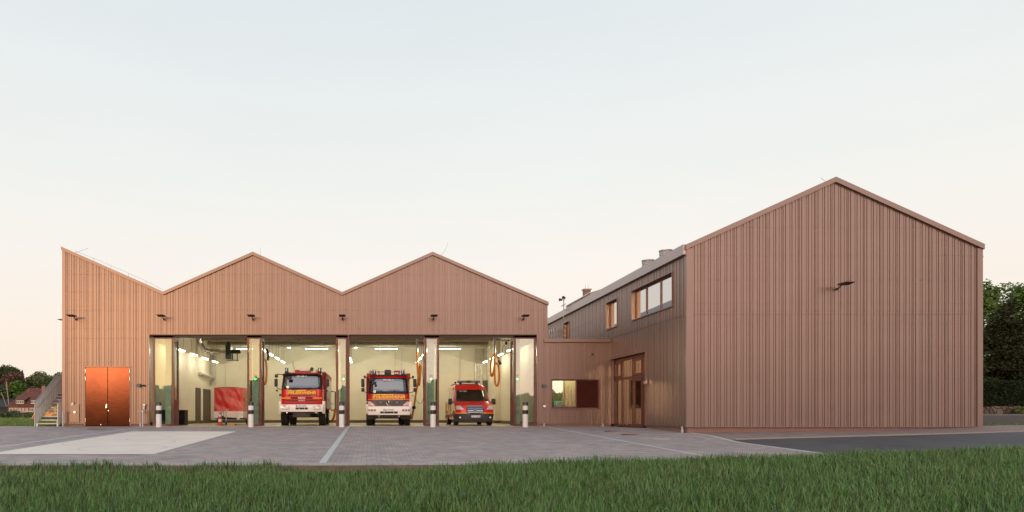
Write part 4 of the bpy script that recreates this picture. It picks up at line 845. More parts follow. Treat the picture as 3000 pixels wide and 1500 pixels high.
m1 = MB(); m1.box(-W2 + .03, W2 - .03, .0, L, .34, .384).tube([(-.6, .3, .33), (0, -1.0, .40)], .035).tube([(.6, .3, .33), (0, -1.0, .40)], .035).box(-.75, .75, 1.3, 1.45, .28, .36); m1.build('chassis', DARK, tr)
m1 = MB(); m1.cyl((.06, -.95, .12), (.06, -.95, .82), .03).tube([(.06, -.95, .82), (.2, -.95, .86), (.24, -.95, .92)], .014); jw = m1.build('jockey_stand', GALV, tr)
m1 = MB(); m1.lathe((.06, -.95, .11), [(.02, -.035), (.1, -.03), (.1, .03), (.02, .035)], 'X', 20); m1.build('jockey_wheel', TYRE, jw)
m1 = MB(); m1.cbox(-.32, -.05, -1.15, -.95, .30, .50, .02).tube(arc([(-.2, -1.0, .5), (-.15, -1.1, .68), (-.08, -1.0, .72), (-.05, -1.0, .5)]), .012); m1.build('tow_coupling', BLK, tr)
m1 = MB(); m1.box(.42, .62, -.06, -.03, .30, .46); m1.build('warning_plate', TRWHITE, tr)
for sx in (-1, 1):
    m1 = MB(); m1.lathe((sx * (W2 + .02), 1.38, .29), [(.10, -.09), (.26, -.095), (.29, -.07), (.29, .07), (.26, .095), (.10, .09)], 'X', 28); wh = m1.build('wheel', TYRE, tr, smooth=True)
    m1 = MB(); m1.lathe((sx * (W2 + .02), 1.38, .29), [(.02, -.075), (.17, -.08), (.17, .08), (.02, .075)], 'X', 20); m1.build('rim', GALV, wh)
    m1 = MB()
    for k in range(9):
        a0, a1 = math.pi * k / 9, math.pi * (k + 1) / 9; xc = sx * (W2 + .03)
        m1.quad((xc - .12, 1.38 + .36 * math.cos(a0), .30 + .36 * math.sin(a0)), (xc + .12, 1.38 + .36 * math.cos(a0), .30 + .36 * math.sin(a0)), (xc + .12, 1.38 + .36 * math.cos(a1), .30 + .36 * math.sin(a1)), (xc - .12, 1.38 + .36 * math.cos(a1), .30 + .36 * math.sin(a1)))
    m1.build('mudguard', GALV, tr, smooth=True)
m1 = MB()
for k in range(5): m1.lathe((-.62 + k * .31, -.035, .765), [(.02, 0), (.012, -.02)], 'Y', 8)
m1.tube([(-.62, -.05, .76), (-.46, -.05, .67), (-.31, -.05, .76), (-.15, -.05, .67), (0, -.05, .76), (.15, -.05, .67), (.31, -.05, .76), (.46, -.05, .67), (.62, -.05, .76)], .006, 5); m1.build('lashing_cord', WHITE, tr)
# cone
cn = thing('traffic_cone', 'red and white traffic cone standing in front of the trailer', 'traffic cone', (-7.98, 36.0, .004), local=True)
m1 = MB(); m1.cbox(-.21, .21, -.21, .21, 0, .035, .01); m1.build('base', BLK, cn)
CR = mat('cone_red', (.72, .05, .02), .45); CW = mat('cone_white', (.75, .75, .74), .4)
def cone_r(z): return .135 - (z - .035) * .165
for z0, z1, m_ in ((.035, .19, CR), (.19, .32, CW), (.32, .45, CR), (.45, .57, CW), (.57, .73, CR)):
    m1 = MB(); m1.lathe((0, 0, 0), [(cone_r(z0), z0), (cone_r(z1), z1)], n=24); m1.build('red_band' if m_ is CR else 'white_band', m_, cn, smooth=True)
ck = thing('wheel_chock', 'small orange wheel chock on the hall floor beside the trailer drawbar', 'wheel chock', (-7.4, 36.2, .004), local=True); m1 = MB(); m1.prism([(-.12, 0), (.12, 0), (.08, .10), (-.05, .10)], -.06, .06, 'Y'); m1.build('wedge', ORANGE, ck); m1 = MB(); m1.cyl((.16, 0, .02), (.22, 0, .05), .03); m1.build('handle', BLK, ck)
# ------------------------------------------------------------------ vehicles
class Sheet:
    """front skin of a vehicle: profile (y,z) from bottom to top/back, half width by z, rounded corners"""
    def __init__(s, prof, hw, c=.2, p=5): s.p = prof; s.hw = hw; s.c = c; s.e = p
    def y(s, z):
        pr = s.p
        for (y0, z0), (y1, z1) in zip(pr[:-1], pr[1:]):
            if z <= z1: t = (z - z0) / (z1 - z0); return y0 + t * (y1 - y0)
        return pr[-1][0]
    def w(s, z):
        pr = s.hw
        for (z0, w0), (z1, w1) in zip(pr[:-1], pr[1:]):
            if z <= z1: t = max(0, (z - z0) / (z1 - z0)); return w0 + t * (w1 - w0)
        return pr[-1][1]
    def pt(s, u, z, off=0): return (u * (s.w(z) + off * .3), s.y(z) + s.c * abs(u) ** s.e - off, z)
    def patch(s, mb, u0, u1, z0, z1, off=0, nu=12, nz=3, u0b=None, u1b=None):
        k = len(mb.v); zs = sorted(set([z0 + (z1 - z0) * i / nz for i in range(nz + 1)] + [z for _, z in s.p if z0 < z < z1]))
        for z in zs:
            t = (z - z0) / (z1 - z0); a = u0 + ((u0b if u0b is not None else u0) - u0) * t; b = u1 + ((u1b if u1b is not None else u1) - u1) * t
            for i in range(nu + 1): mb.v.append(s.pt(a + (b - a) * i / nu, z, off))
        for j in range(len(zs) - 1):
            for i in range(nu): mb.f.append((k + j * (nu + 1) + i, k + j * (nu + 1) + i + 1, k + (j + 1) * (nu + 1) + i + 1, k + (j + 1) * (nu + 1) + i)); mb.mi.append(mb.cur)
        return mb
def wheel(parent, x, y, r, w_, tread=False, rimm=None, side=1, dual=False):
    m1 = MB(); m1.lathe((x, y, r), [(r * .55, -w_ * .42), (r * .9, -w_ * .5), (r, -w_ * .4), (r, w_ * .4), (r * .9, w_ * .5), (r * .55, w_ * .42)], 'X', 40)
    if tread:
        for k in range(30):
            a = 2 * math.pi * k / 30
            for sgn in (-1, 1):
                a2 = a + (.1 if sgn > 0 else 0); c, s_ = math.cos(a2), math.sin(a2); t = Vector((0, -s_, c)); n_ = Vector((0, c, s_)); c0 = Vector((x + sgn * w_ * .27, y, r)) + n_ * r
                p = [c0 + t * e * r * .055 + Vector((f * w_ * .2, 0, 0)) for e, f in ((-1, -1), (1, -1), (1, 1), (-1, 1))]
                m1.add(p + [q + n_ * .025 for q in p], [(4, 5, 6, 7), (0, 1, 5, 4), (1, 2, 6, 5), (2, 3, 7, 6), (3, 0, 4, 7)])
    wh = m1.build('wheel', TYRE, parent, smooth=True)
    m1 = MB(); xo = x + side * w_ * .36; m1.lathe((xo, y, r), [(.03, side * .05), (r * .22, side * .05), (r * .3, 0), (r * .56, side * .02), (r * .58, 0)], 'X', 24); m1.build('rim', rimm or GALV, wh, smooth=True); return wh
def plate(parent, s, x, y, z, w_=.50, h_=.11):
    m1 = MB(); m1.box(x - w_ / 2, x + w_ / 2, y - .012, y, z - h_ / 2, z + h_ / 2); p = m1.build('number_plate', WTXT, parent)
    m1 = MB(); m1.box(x - w_ / 2, x - w_ / 2 + .045, y - .015, y - .0125, z - h_ / 2, z + h_ / 2); m1.build('plate_badge', BLUE, p)
    text(s, h_ * .95, (x + .02, y - .016, z - h_ * .33), BTXT, p, name='plate_lettering', wid=w_ * .8); return p
def beacon(parent, x, y, z, r=.085, h_=.25):
    m1 = MB(); m1.lathe((x, y, z), [(r * 1.1, -.02), (r * 1.1, .06)], n=20); b = m1.build('beacon', BLK, parent, smooth=True)
    m1 = MB(); m1.lathe((x, y, z), [(r, .06), (r, h_ * .95), (r * .9, h_), (.01, h_)], n=20); m1.build('beacon_lens', BEACON, b, smooth=True)
def feuerwehr(parent, x, y, z, w_, h_):
    text('FEUERWEHR', h_, (x, y, z), YEL, parent, name='lettering', shear=.25, bold=.035, wid=w_)
    m1 = MB(); m1.add([(x - w_ / 2 + .02, y, z + h_ * .80), (x + w_ * .14, y, z + h_ * .80), (x + w_ * .16, y, z + h_ * 1.02), (x - w_ / 2 + .06, y, z + h_ * 1.02)], [(0, 1, 2, 3)]); m1.build('lettering_bar', YEL, parent, recalc=False)
    text('BÖNNINGSTEDT', h_ * .26, (x + w_ * .33, y, z + h_ * .82), YEL, parent, name='lettering', shear=.2, wid=w_ * .31)
SEAT = mat('seat_fabric', (.05, .05, .055), .9); DASH = mat('dashboard', (.045, .045, .05), .7)
def cabin(parent, w_, y0, y1, z0, z1, redback=True):
    m1 = MB(); m1.box(-w_, w_, y1, y1 + .02, z0 - .3, z1).box(-w_, w_, y0 + .25, y1, z0 - .34, z0 - .3); m1.build('cabin_lining', REDD if redback else DASH, parent)
    m1 = MB(); m1.cbox(-w_ * .95, w_ * .95, y0 + .12, y0 + .55, z0 - .25, z0 - .02, .05); m1.build('dashboard', DASH, parent)
    for x in (-w_ * .5, w_ * .5):
        m1 = MB(); m1.cbox(x - .25, x + .25, y0 + 1.0, y0 + 1.15, z0 - .3, z0 + .40, .05).cbox(x - .14, x + .14, y0 + 1.0, y0 + 1.12, z0 + .42, z0 + .60, .04); m1.build('seat', SEAT, parent)
    m1 = MB(); k = 20; c = Vector((w_ * .5, y0 + .60, z0 + .05)); pts = [c + Vector((.2 * math.cos(2 * math.pi * i / k), .05 * math.sin(2 * math.pi * i / k), .18 * math.sin(2 * math.pi * i / k))) for i in range(k + 1)]; m1.tube(pts, .016, 6); m1.build('steering_wheel', BLK, parent)
# --- first engine
def engine_one():
    t_ = thing('fire_engine', 'older red fire engine with big flat windscreen, number 69-45-1 and square headlamps', 'fire engine', (-3.52, 34.5, .004), 'fire engines in the hall', local=True)
    S = Sheet([(.02, 1.08), (.0, 1.15), (.0, 1.84), (.06, 1.90), (.26, 2.58), (.34, 2.66), (.55, 2.72)], [(1.08, 1.05), (1.85, 1.05), (2.6, .99), (2.72, .93)], .16, 8)
    b = MB(); S.patch(b, -1, 1, 1.10, 1.87, nu=24, nz=2); S.patch(b, -1, -.93, 1.87, 2.60, nu=3); S.patch(b, .93, 1, 1.87, 2.60, nu=3); S.patch(b, -1, 1, 2.60, 2.72, nu=24, nz=3)
    D = 1.75
    for s in (-1, 1):
        for z0, z1 in ((1.10, 1.87), (1.87, 2.60), (2.60, 2.72)):
            p0, p1 = S.pt(s, z0), S.pt(s, z1); f0 = 0 if z0 != 1.87 else .0
            if z0 == 1.87:
                b.quad(p0, (p0[0], p0[1] + .12, z0), (p1[0], p1[1] + .10, z1), p1); b.quad((p0[0], 1.15, z0), (p0[0], D, z0), (p1[0], D, z1), (p1[0], 1.15, z1))
            else: b.quad(p0, (p0[0], D, z0), (p1[0], D, z1), p1)
    q0, q1 = S.pt(-1, 2.72), S.pt(1, 2.72); b.quad((q0[0], S.y(2.72), 2.72), (q1[0], S.y(2.72), 2.72), (q1[0], D, 2.74), (q0[0], D, 2.74)); b.quad((-1.05, D, 1.1), (1.05, D, 1.1), (.93, D, 2.72), (-.93, D, 2.72)); b.quad((-1.05, .15, 1.1), (1.05, .15, 1.1), (1.05, D, 1.1), (-1.05, D, 1.1))
    b.build('cab', RED, t_, smooth=True)
    b = MB(); S.patch(b, -.935, .935, 1.86, 2.61, -.01, nu=16, nz=4); b.build('windscreen', WSH, t_, smooth=True, recalc=False)
    b = MB(); S.patch(b, -.985, -.90, 1.84, 2.63, .006, nu=2); S.patch(b, .90, .985, 1.84, 2.63, .006, nu=2); S.patch(b, -.985, .985, 2.585, 2.64, .006, nu=12); S.patch(b, -.97, .97, 1.84, 1.885, .008, nu=12); b.build('windscreen_seal', BLK, t_, recalc=False)
    b = MB()
    for s in (-1, 1): b.quad((s * 1.045, .22, 1.90), (s * 1.045, 1.15, 1.90), (s * .985, 1.15, 2.58), (s * .985, .40, 2.58))
    b.build('side_window', WSH, t_, recalc=False)
    cabin(t_, .95, .1, 1.72, 1.95, 2.65)
    b = MB(); b.box(-.80, .80, -.012, .0, 1.52, 1.55).box(-.55, .55, -.012, 0, 1.36, 1.45).box(-.80, .80, -.012, .0, 1.24, 1.30).box(-.45, -.25, -.015, 0, 1.79, 1.83).box(.25, .45, -.015, 0, 1.79, 1.83).box(-1.0, 1.0, .0, .05, 1.075, 1.12); b.build('grille', BLK, t_)
    b = MB(); b.box(-1.02, -.56, -.010, .02, 1.365, 1.43).box(.56, 1.02, -.010, .02, 1.365, 1.43); b.build('reflective_stripe', ORANGE, t_)
    feuerwehr(t_, -.0, -.014, 1.60, 1.42, .20)
    text('IVECO', .13, (0, -.02, 1.355), WTXT, t_, bold=.03, wid=.36); text('MAGIRUS', .07, (0, -.02, 1.245), WTXT, t_, bold=.02, wid=.32); text('EuroFire', .05, (.62, -.02, 1.485), WTXT, t_, wid=.26)
    text('69-45-1', .13, (-.02, .20, 2.46), WTXT, t_, bold=.02, wid=.50)
    b = MB(); b.cbox(-1.10, 1.10, -.12, .25, .70, 1.08, .035); b.cbox(-1.17, -1.04, -.02, .55, .62, 1.25, .03).cbox(1.04, 1.17, -.02, .55, .62, 1.25, .03); b.build('bumper', TRWHITE, t_, smooth=True)
    b = MB(); b.box(-.30, -.14, -.128, -.11, .82, .92).box(-.12, .14, -.128, -.11, .82, .92).box(.16, .32, -.128, -.11, .82, .92); b.build('bumper_opening', BLK, t_)
    for s in (-1, 1):
        b = MB(); b.cbox(s * .78 - .17, s * .78 + .17, -.135, -.10, .80, 1.0, .01); h = b.build('headlight', PALEC, t_); b = MB(); b.cbox(s * .78 - .145, s * .78 + .145, -.15, -.13, .82, .98, .01); b.build('headlight_lens', LENS, h)
        b = MB(); b.cbox(s * .86 - .06, s * .86 + .06, -.135, -.10, 1.015, 1.05, .006); b.build('indicator', ORLENS, t_)
        b = MB(); b.cbox(s * .74 - .04, s * .74 + .04, -.08, -.03, .63, .69, .01); b.build('marker_lamp', LENS, t_)
    plate(t_, 'OD 2244', 0, -.12, .995, .56, .11)
    b = MB(); b.cbox(-.45, .45, -.02, .8, .42, .70, .03).tube([(-.38, -.06, .68), (-.38, -.08, .58), (-.30, -.08, .56), (-.30, -.06, .68)], .014).tube([(.38, -.06, .68), (.38, -.08, .58), (.30, -.08, .56), (.30, -.06, .68)], .014).cyl((-.9, .95, .5), (.9, .95, .5), .09).box(-.42, .42, .0, 7, .55, .8).box(-1.0, 1.0, .5, 1.7, .75, 1.1).box(-1.1, -.5, 1.9, 3.0, .4, .75); b.build('chassis', DARK, t_)
    for y in (1.05, 4.3):
        for s in (-1, 1): wheel(t_, s * (.97 if y < 2 else .93), y, .50, .34, True, side=s)
    b = MB(); b.cbox(-1.13, 1.13, 1.9, 6.4, .85, 2.78, .03); b.build('body', REDD, t_)
    b = MB()
    for k in range(4): b.box(1.131, 1.14, 2.0 + k * 1.08, 2.98 + k * 1.08, .9, 2.5)
    b.build('roller_shutter', GALV, t_)
    b = MB(); b.box(.55, .70, 1.95, 6.2, 2.79, 2.95).box(.9, 1.08, 1.9, 6.2, 2.79, 2.85); b.tube([(1.16, 2.0, 2.72), (1.16, 6.3, 2.72)], .015, 5); b.build('roof_equipment', PALEC, t_)
    for s in (-1, 1): beacon(t_, s * .86, .75, 2.74, .095, .24)
    b = MB(); b.cbox(-.42, .40, .62, .80, 2.74, 2.86, .02); b.build('roof_box', REDD, t_)
    b = MB(); b.cbox(-.16, .34, .58, .62, 2.79, 2.93, .02)
    b.build('lamp_bar', GALV, t_)
    for k in range(4): MB().lathe((-.09 + k * .12, .58, 2.86), [(.05, 0), (.045, -.02), (.01, -.022)], 'Y', 14).build('lamp_lens', LENS, t_)
    b = MB(); b.lathe((.46, .60, 2.90), [(.03, .06), (.10, .0), (.09, -.04), (.01, -.03)], 'Y', 16).cyl((.46, .64, 2.74), (.46, .64, 2.86), .02); b.build('search_lamp', BLK, t_)
    b = MB(); b.tube([(-.42, .7, 2.75), (-.45, .72, 2.95), (-.56, .75, 3.30)], .007, 5); b.build('antenna', BLK, t_)
    for s in (-1, 1):
        b = MB(); b.tube([(s * 1.0, .4, 2.60), (s * 1.25, .10, 2.62), (s * 1.30, .02, 2.5), (s * 1.30, .02, 2.0), (s * 1.2, .1, 1.87), (s * 1.02, .3, 1.85)], .018, 6)
        if s < 0: b.cbox(-1.37, -1.20, -.02, .06, 2.44, 2.60, .03)
        b.cbox(s * 1.30 - .085, s * 1.30 + .085, -.04, .08, 1.98, 2.36, .03).lathe((s * 1.26, .05, 1.78), [(.01, .03), (.055, .0), (.05, -.04), (.01, -.05)], 'Y', 14); b.build('mirror', BLK, t_, smooth=True)
    b = MB(); b.tube([(-.86, .5, 2.72), (-.80, .1, 2.66), (-.62, .0, 2.50)], .012, 5).cyl((-.98, .12, 2.58), (-.62, .02, 2.66), .045).cbox(-.74, -.50, -.05, .0, 2.33, 2.50, .03); b.build('front_mirror', BLK, t_)
    b = MB(); b.lathe((-.70, -.10, 1.95), [(.02, .08), (.075, .05), (.085, -.02), (.07, -.03)], 'Y', 16); b.tube([(-.70, -.06, 1.95), (-.60, -.04, 1.83), (-.45, -.02, 1.80)], .012, 5); b.build('spot_lamp', CHROME, t_)
    b = MB(); b.tube([(-.60, .0, 1.87), (-.45, .02, 1.92), (-.08, .06, 1.90)], .010, 5).tube([(.02, .03, 1.90), (.5, .04, 1.915), (.7, .02, 1.87)], .010, 5); b.build('wiper', BLK, t_)
    b = MB(); b.cbox(-1.14, -1.05, .0, .1, 1.49, 1.61, .02); b.build('side_sensor', BLK, t_)
    return t_
engine_one()
def engine_two():
    t_ = thing('fire_engine', 'newer red fire engine with round star emblem in a grey grille, number 69-46-1', 'fire engine', (.88, 34.35, .004), 'fire engines in the hall', local=True)
    S = Sheet([(.0, .98), (.0, 1.30), (.04, 1.60), (.10, 1.72), (.27, 2.38), (.33, 2.45), (.50, 2.54)], [(.98, 1.06), (1.7, 1.05), (2.4, 1.0), (2.54, .95)], .22, 6)
    b = MB(); S.patch(b, -1, 1, .99, 1.70, nu=24, nz=4); S.patch(b, -1, -.90, 1.70, 2.42, nu=3); S.patch(b, .90, 1, 1.70, 2.42, nu=3); S.patch(b, -1, 1, 2.42, 2.54, nu=24)
    D = 2.0
    for s in (-1, 1):
        for z0, z1 in ((.99, 1.70), (2.42, 2.54)):
            p0, p1 = S.pt(s, z0), S.pt(s, z1); b.quad(p0, (p0[0], D, z0), (p1[0], D, z1), p1)
        p0, p1 = S.pt(s, 1.70), S.pt(s, 2.42); b.quad(p0, (p0[0], p0[1] + .12, 1.70), (p1[0], p1[1] + .12, 2.42), p1); b.quad((p0[0], 1.25, 1.70), (p0[0], D, 1.70), (p1[0], D, 2.42), (p1[0], 1.25, 2.42))
    b.quad((-.95, .50, 2.54), (.95, .50, 2.54), (.95, D, 2.56), (-.95, D, 2.56)); b.quad((-1.05, D, 1), (1.05, D, 1), (.95, D, 2.54), (-.95, D, 2.54)); b.quad((-1.05, .2, 1.0), (1.05, .2, 1.0), (1.05, D, 1.0), (-1.05, D, 1.0)); b.build('cab', RED, t_, smooth=True)
    b = MB(); S.patch(b, -.90, .90, 1.70, 2.42, -.012, nu=16, nz=4); b.build('windscreen', WSH, t_, smooth=True, recalc=False)
    b = MB(); S.patch(b, -.97, -.86, 1.61, 2.44, .006, nu=2); S.patch(b, .86, .97, 1.61, 2.44, .006, nu=2); S.patch(b, -.97, .97, 1.61, 1.74, .010, nu=14); S.patch(b, -.97, .97, 2.40, 2.43, .008, nu=14); b.build('windscreen_surround', BLK, t_, recalc=False)
    b = MB()
    for s in (-1, 1): b.quad((s * 1.045, .34, 1.74), (s * 1.045, 1.25, 1.74), (s * 1.0, 1.25, 2.40), (s * 1.0, .52, 2.40))
    b.build('side_window', WSH, t_, recalc=False)
    cabin(t_, .95, .12, 1.9, 1.78, 2.45)
    feuerwehr(t_, .0, -.02, 1.385, 1.62, .20)
    b = MB(); S.patch(b, -1.0, 1.0, 1.30, 1.345, .008, nu=16); b.build('reflective_stripe', ORANGE, t_, recalc=False)
    b = MB(); S.patch(b, -.60, .60, .99, 1.31, .012, nu=14, u0b=-.92, u1b=.92); gr = b.build('grille', GREYP, t_, recalc=False)
    b = MB(); b.box(-.62, .62, -.03, -.013, 1.175, 1.195).box(-.55, .55, -.03, -.013, 1.085, 1.105).box(-.70, .70, -.01, .02, .955, 1.0); b.build('grille_bar', BLK, gr)
    m1 = MB(); k = 28; pts = [(.125 * math.cos(2 * math.pi * i / k), -.045, 1.16 + .125 * math.sin(2 * math.pi * i / k)) for i in range(k + 1)]; m1.tube(pts, .012, 6)
    for a in (90, 210, 330): m1.cyl((0, -.045, 1.16), (.12 * math.cos(R(a)), -.045, 1.16 + .12 * math.sin(R(a))), .022, .006, 6)
    m1.build('star_emblem', CHROME, t_); m1 = MB(); m1.cyl((0, -.035, 1.16), (0, -.02, 1.16), .12, n=24); m1.build('emblem_disc', BLK, t_)
    for s in (-1, 1):
        b = MB(); S.patch(b, min(s * .97, s * .66), max(s * .97, s * .66), 1.02, 1.22, .014, nu=5, u0b=min(s * .97, s * .86) if s < 0 else .86, u1b=-.86 if s < 0 else .97)
        b.build('headlight', LENS, t_, recalc=False)
        b = MB(); b.box(s * .42 - .035, s * .42 + .035, -.032, -.02, 1.165, 1.185); b.build('grille_lamp', LENS, t_)
    b = MB(); b.cbox(-1.07, 1.07, -.16, .22, .535, .985, .05); b.cbox(-1.155, -1.03, .05, .7, .60, 1.22, .03).cbox(1.03, 1.155, .05, .7, .60, 1.22, .03); b.build('bumper', TRWHITE, t_, smooth=True)
    b = MB(); b.box(-.44, -.25, -.166, -.15, .62, .72).box(-.23, .23, -.166, -.15, .62, .72).box(.25, .44, -.166, -.15, .62, .72); b.build('bumper_opening', BLK, t_)
    for s in (-1, 1):
        b = MB(); b.cbox(s * .85 - .19, s * .85 + .19, -.172, -.14, .73, .83, .02); f = b.build('fog_lamp', GREYP, t_); [MB().lathe((s * xx, -.172, .78), [(.045, 0), (.03, -.015)], 'Y', 14).build('fog_lamp_lens', LENS, f) for xx in (.93, .78)]
        b = MB(); b.tube([(s * .45, -.10, .53), (s * .50, -.12, .43), (s * .55, -.10, .53)], .018, 6); b.build('towing_eye', GALV, t_)
    plate(t_, 'OD FF 6942', 0, -.16, .80, .54, .11)
    b = MB(); b.cbox(-.2, .2, -.08, .05, .44, .52, .02).cbox(-.5, .5, .1, 1.2, .36, .60, .05).box(-.42, .42, .1, 7, .5, .75).cyl((-.9, 1.2, .45), (.9, 1.2, .45), .08).box(-1.1, -.5, .4, .9, .40, .60).box(.5, 1.1, .4, .9, .40, .60).box(-1.0, 1.0, .4, 1.9, .80, 1.0).box(-1.1, -.45, 2.1, 3.4, .35, .8).box(.5, 1.1, 2.1, 3.0, .5, .8); b.build('chassis', DARK, t_)
    b = MB(); b.cbox(-1.15, -.62, .55, .60, .32, .62, .01).cbox(.62, 1.15, .55, .60, .32, .62, .01); b.build('mudflap', BLK, t_)
    for y in (1.2, 4.5):
        for s in (-1, 1): wheel(t_, s * (.99 if y < 2 else .92), y, .46, .28 if y < 2 else .5, False, side=s)
    b = MB(); b.cbox(-1.15, 1.15, 2.1, 6.6, .80, 2.62, .03); b.build('body', REDD, t_)
    b = MB()
    for k in range(4): b.box(-1.16, -1.151, 2.2 + k * 1.08, 3.18 + k * 1.08, .9, 2.4); b.box(1.151, 1.16, 2.2 + k * 1.08, 3.18 + k * 1.08, .9, 2.4)
    b.build('roller_shutter', GALV, t_)
    b = MB(); b.cbox(-.95, .95, .42, .62, 2.54, 2.60, .02); b.build('sun_visor', BLK, t_)
    for s in (-1, 1): beacon(t_, s * .72, .55, 2.60, .10, .22)
    b = MB(); b.tube([(-.55, .5, 2.60), (-.55, .5, 2.74), (.55, .5, 2.74), (.55, .5, 2.60)], .014, 6).tube([(-.85, .55, 2.6), (-.83, .5, 2.86), (-.60, .5, 2.86), (-.60, .5, 2.6)], .010, 5).tube([(.85, .55, 2.6), (.83, .5, 2.86), (.60, .5, 2.86), (.60, .5, 2.6)], .010, 5); b.build('roof_rail', CHROME, t_)
    b = MB(); b.cbox(-.20, .14, .9, 1.2, 2.6, 2.88, .06); b.build('roof_hatch', BLK, t_)
    for x in (-.42, -.32, .35, .46): MB().lathe((x, .50, 2.68), [(.05, .05), (.05, 0), (.03, -.01)], 'Y', 14).build('lamp_lens', LENS, t_)
    b = MB(); b.cbox(-1.0, -.45, 1.2, 2.4, 2.63, 2.85, .03); b.build('roof_locker', PALEC, t_)
    b = MB(); b.cbox(.30, .72, 1.2, 1.5, 2.60, 2.86, .04).box(-1.12, -.9, .7, 2.0, 2.4, 2.68).box(.9, 1.12, .7, 2.0, 2.4, 2.68); b.build('roof_mount', REDD, t_)
    for s in (-1, 1):
        b = MB(); b.tube([(s * 1.0, .4, 2.42), (s * 1.20, .15, 2.42), (s * 1.30, .05, 2.30), (s * 1.30, .05, 1.75), (s * 1.15, .2, 1.68), (s * 1.02, .3, 1.70)], .018, 6).cbox(s * 1.31 - .085, s * 1.31 + .085, 0, .12, 1.95, 2.36, .03).cbox(s * 1.31 - .08, s * 1.31 + .08, 0, .12, 1.71, 1.90, .03).lathe((s * 1.22, .1, 2.47), [(.01, .04), (.06, .02), (.06, -.02), (.01, -.05)], 'Y', 14); b.build('mirror', BLK, t_, smooth=True)
        b = MB(); b.cbox(s * 1.17 - .02, s * 1.17 + .02, .1, .16, 1.08, 1.14, .008); b.build('side_indicator', ORLENS, t_)
    b = MB(); b.tube([(-.90, .4, 2.5), (-.82, .12, 2.40), (-.72, .05, 2.3)], .014, 5).cyl((-1.02, .15, 2.18), (-.86, .1, 2.30), .04).lathe((-.72, .04, 2.14), [(.01, .04), (.08, 0), (.08, -.03), (.01, -.06)], 'Y', 14).cbox(-.90, -.68, .05, .1, 2.26, 2.36, .03); b.build('front_mirror', BLK, t_)
    b = MB(); b.lathe((-.72, -.05, 1.72), [(.02, .08), (.075, .05), (.085, -.02), (.07, -.03)], 'Y', 16); b.build('spot_lamp', CHROME, t_)
    b = MB(); b.tube([(-.72, .02, 1.80), (-.4, .06, 1.80), (-.12, .0, 1.65)], .011, 5).tube([(.0, .05, 1.80), (.45, .06, 1.80), (.75, .0, 1.65)], .011, 5); b.build('wiper', BLK, t_)
    text('69-46-1', .13, (-.02, .20, 2.27), WTXT, t_, bold=.02, wid=.50)
    b = MB(); b.cbox(-1.13, -1.05, .0, .08, 1.09, 1.20, .02); b.build('side_sensor', BLK, t_)
    return t_
engine_two()
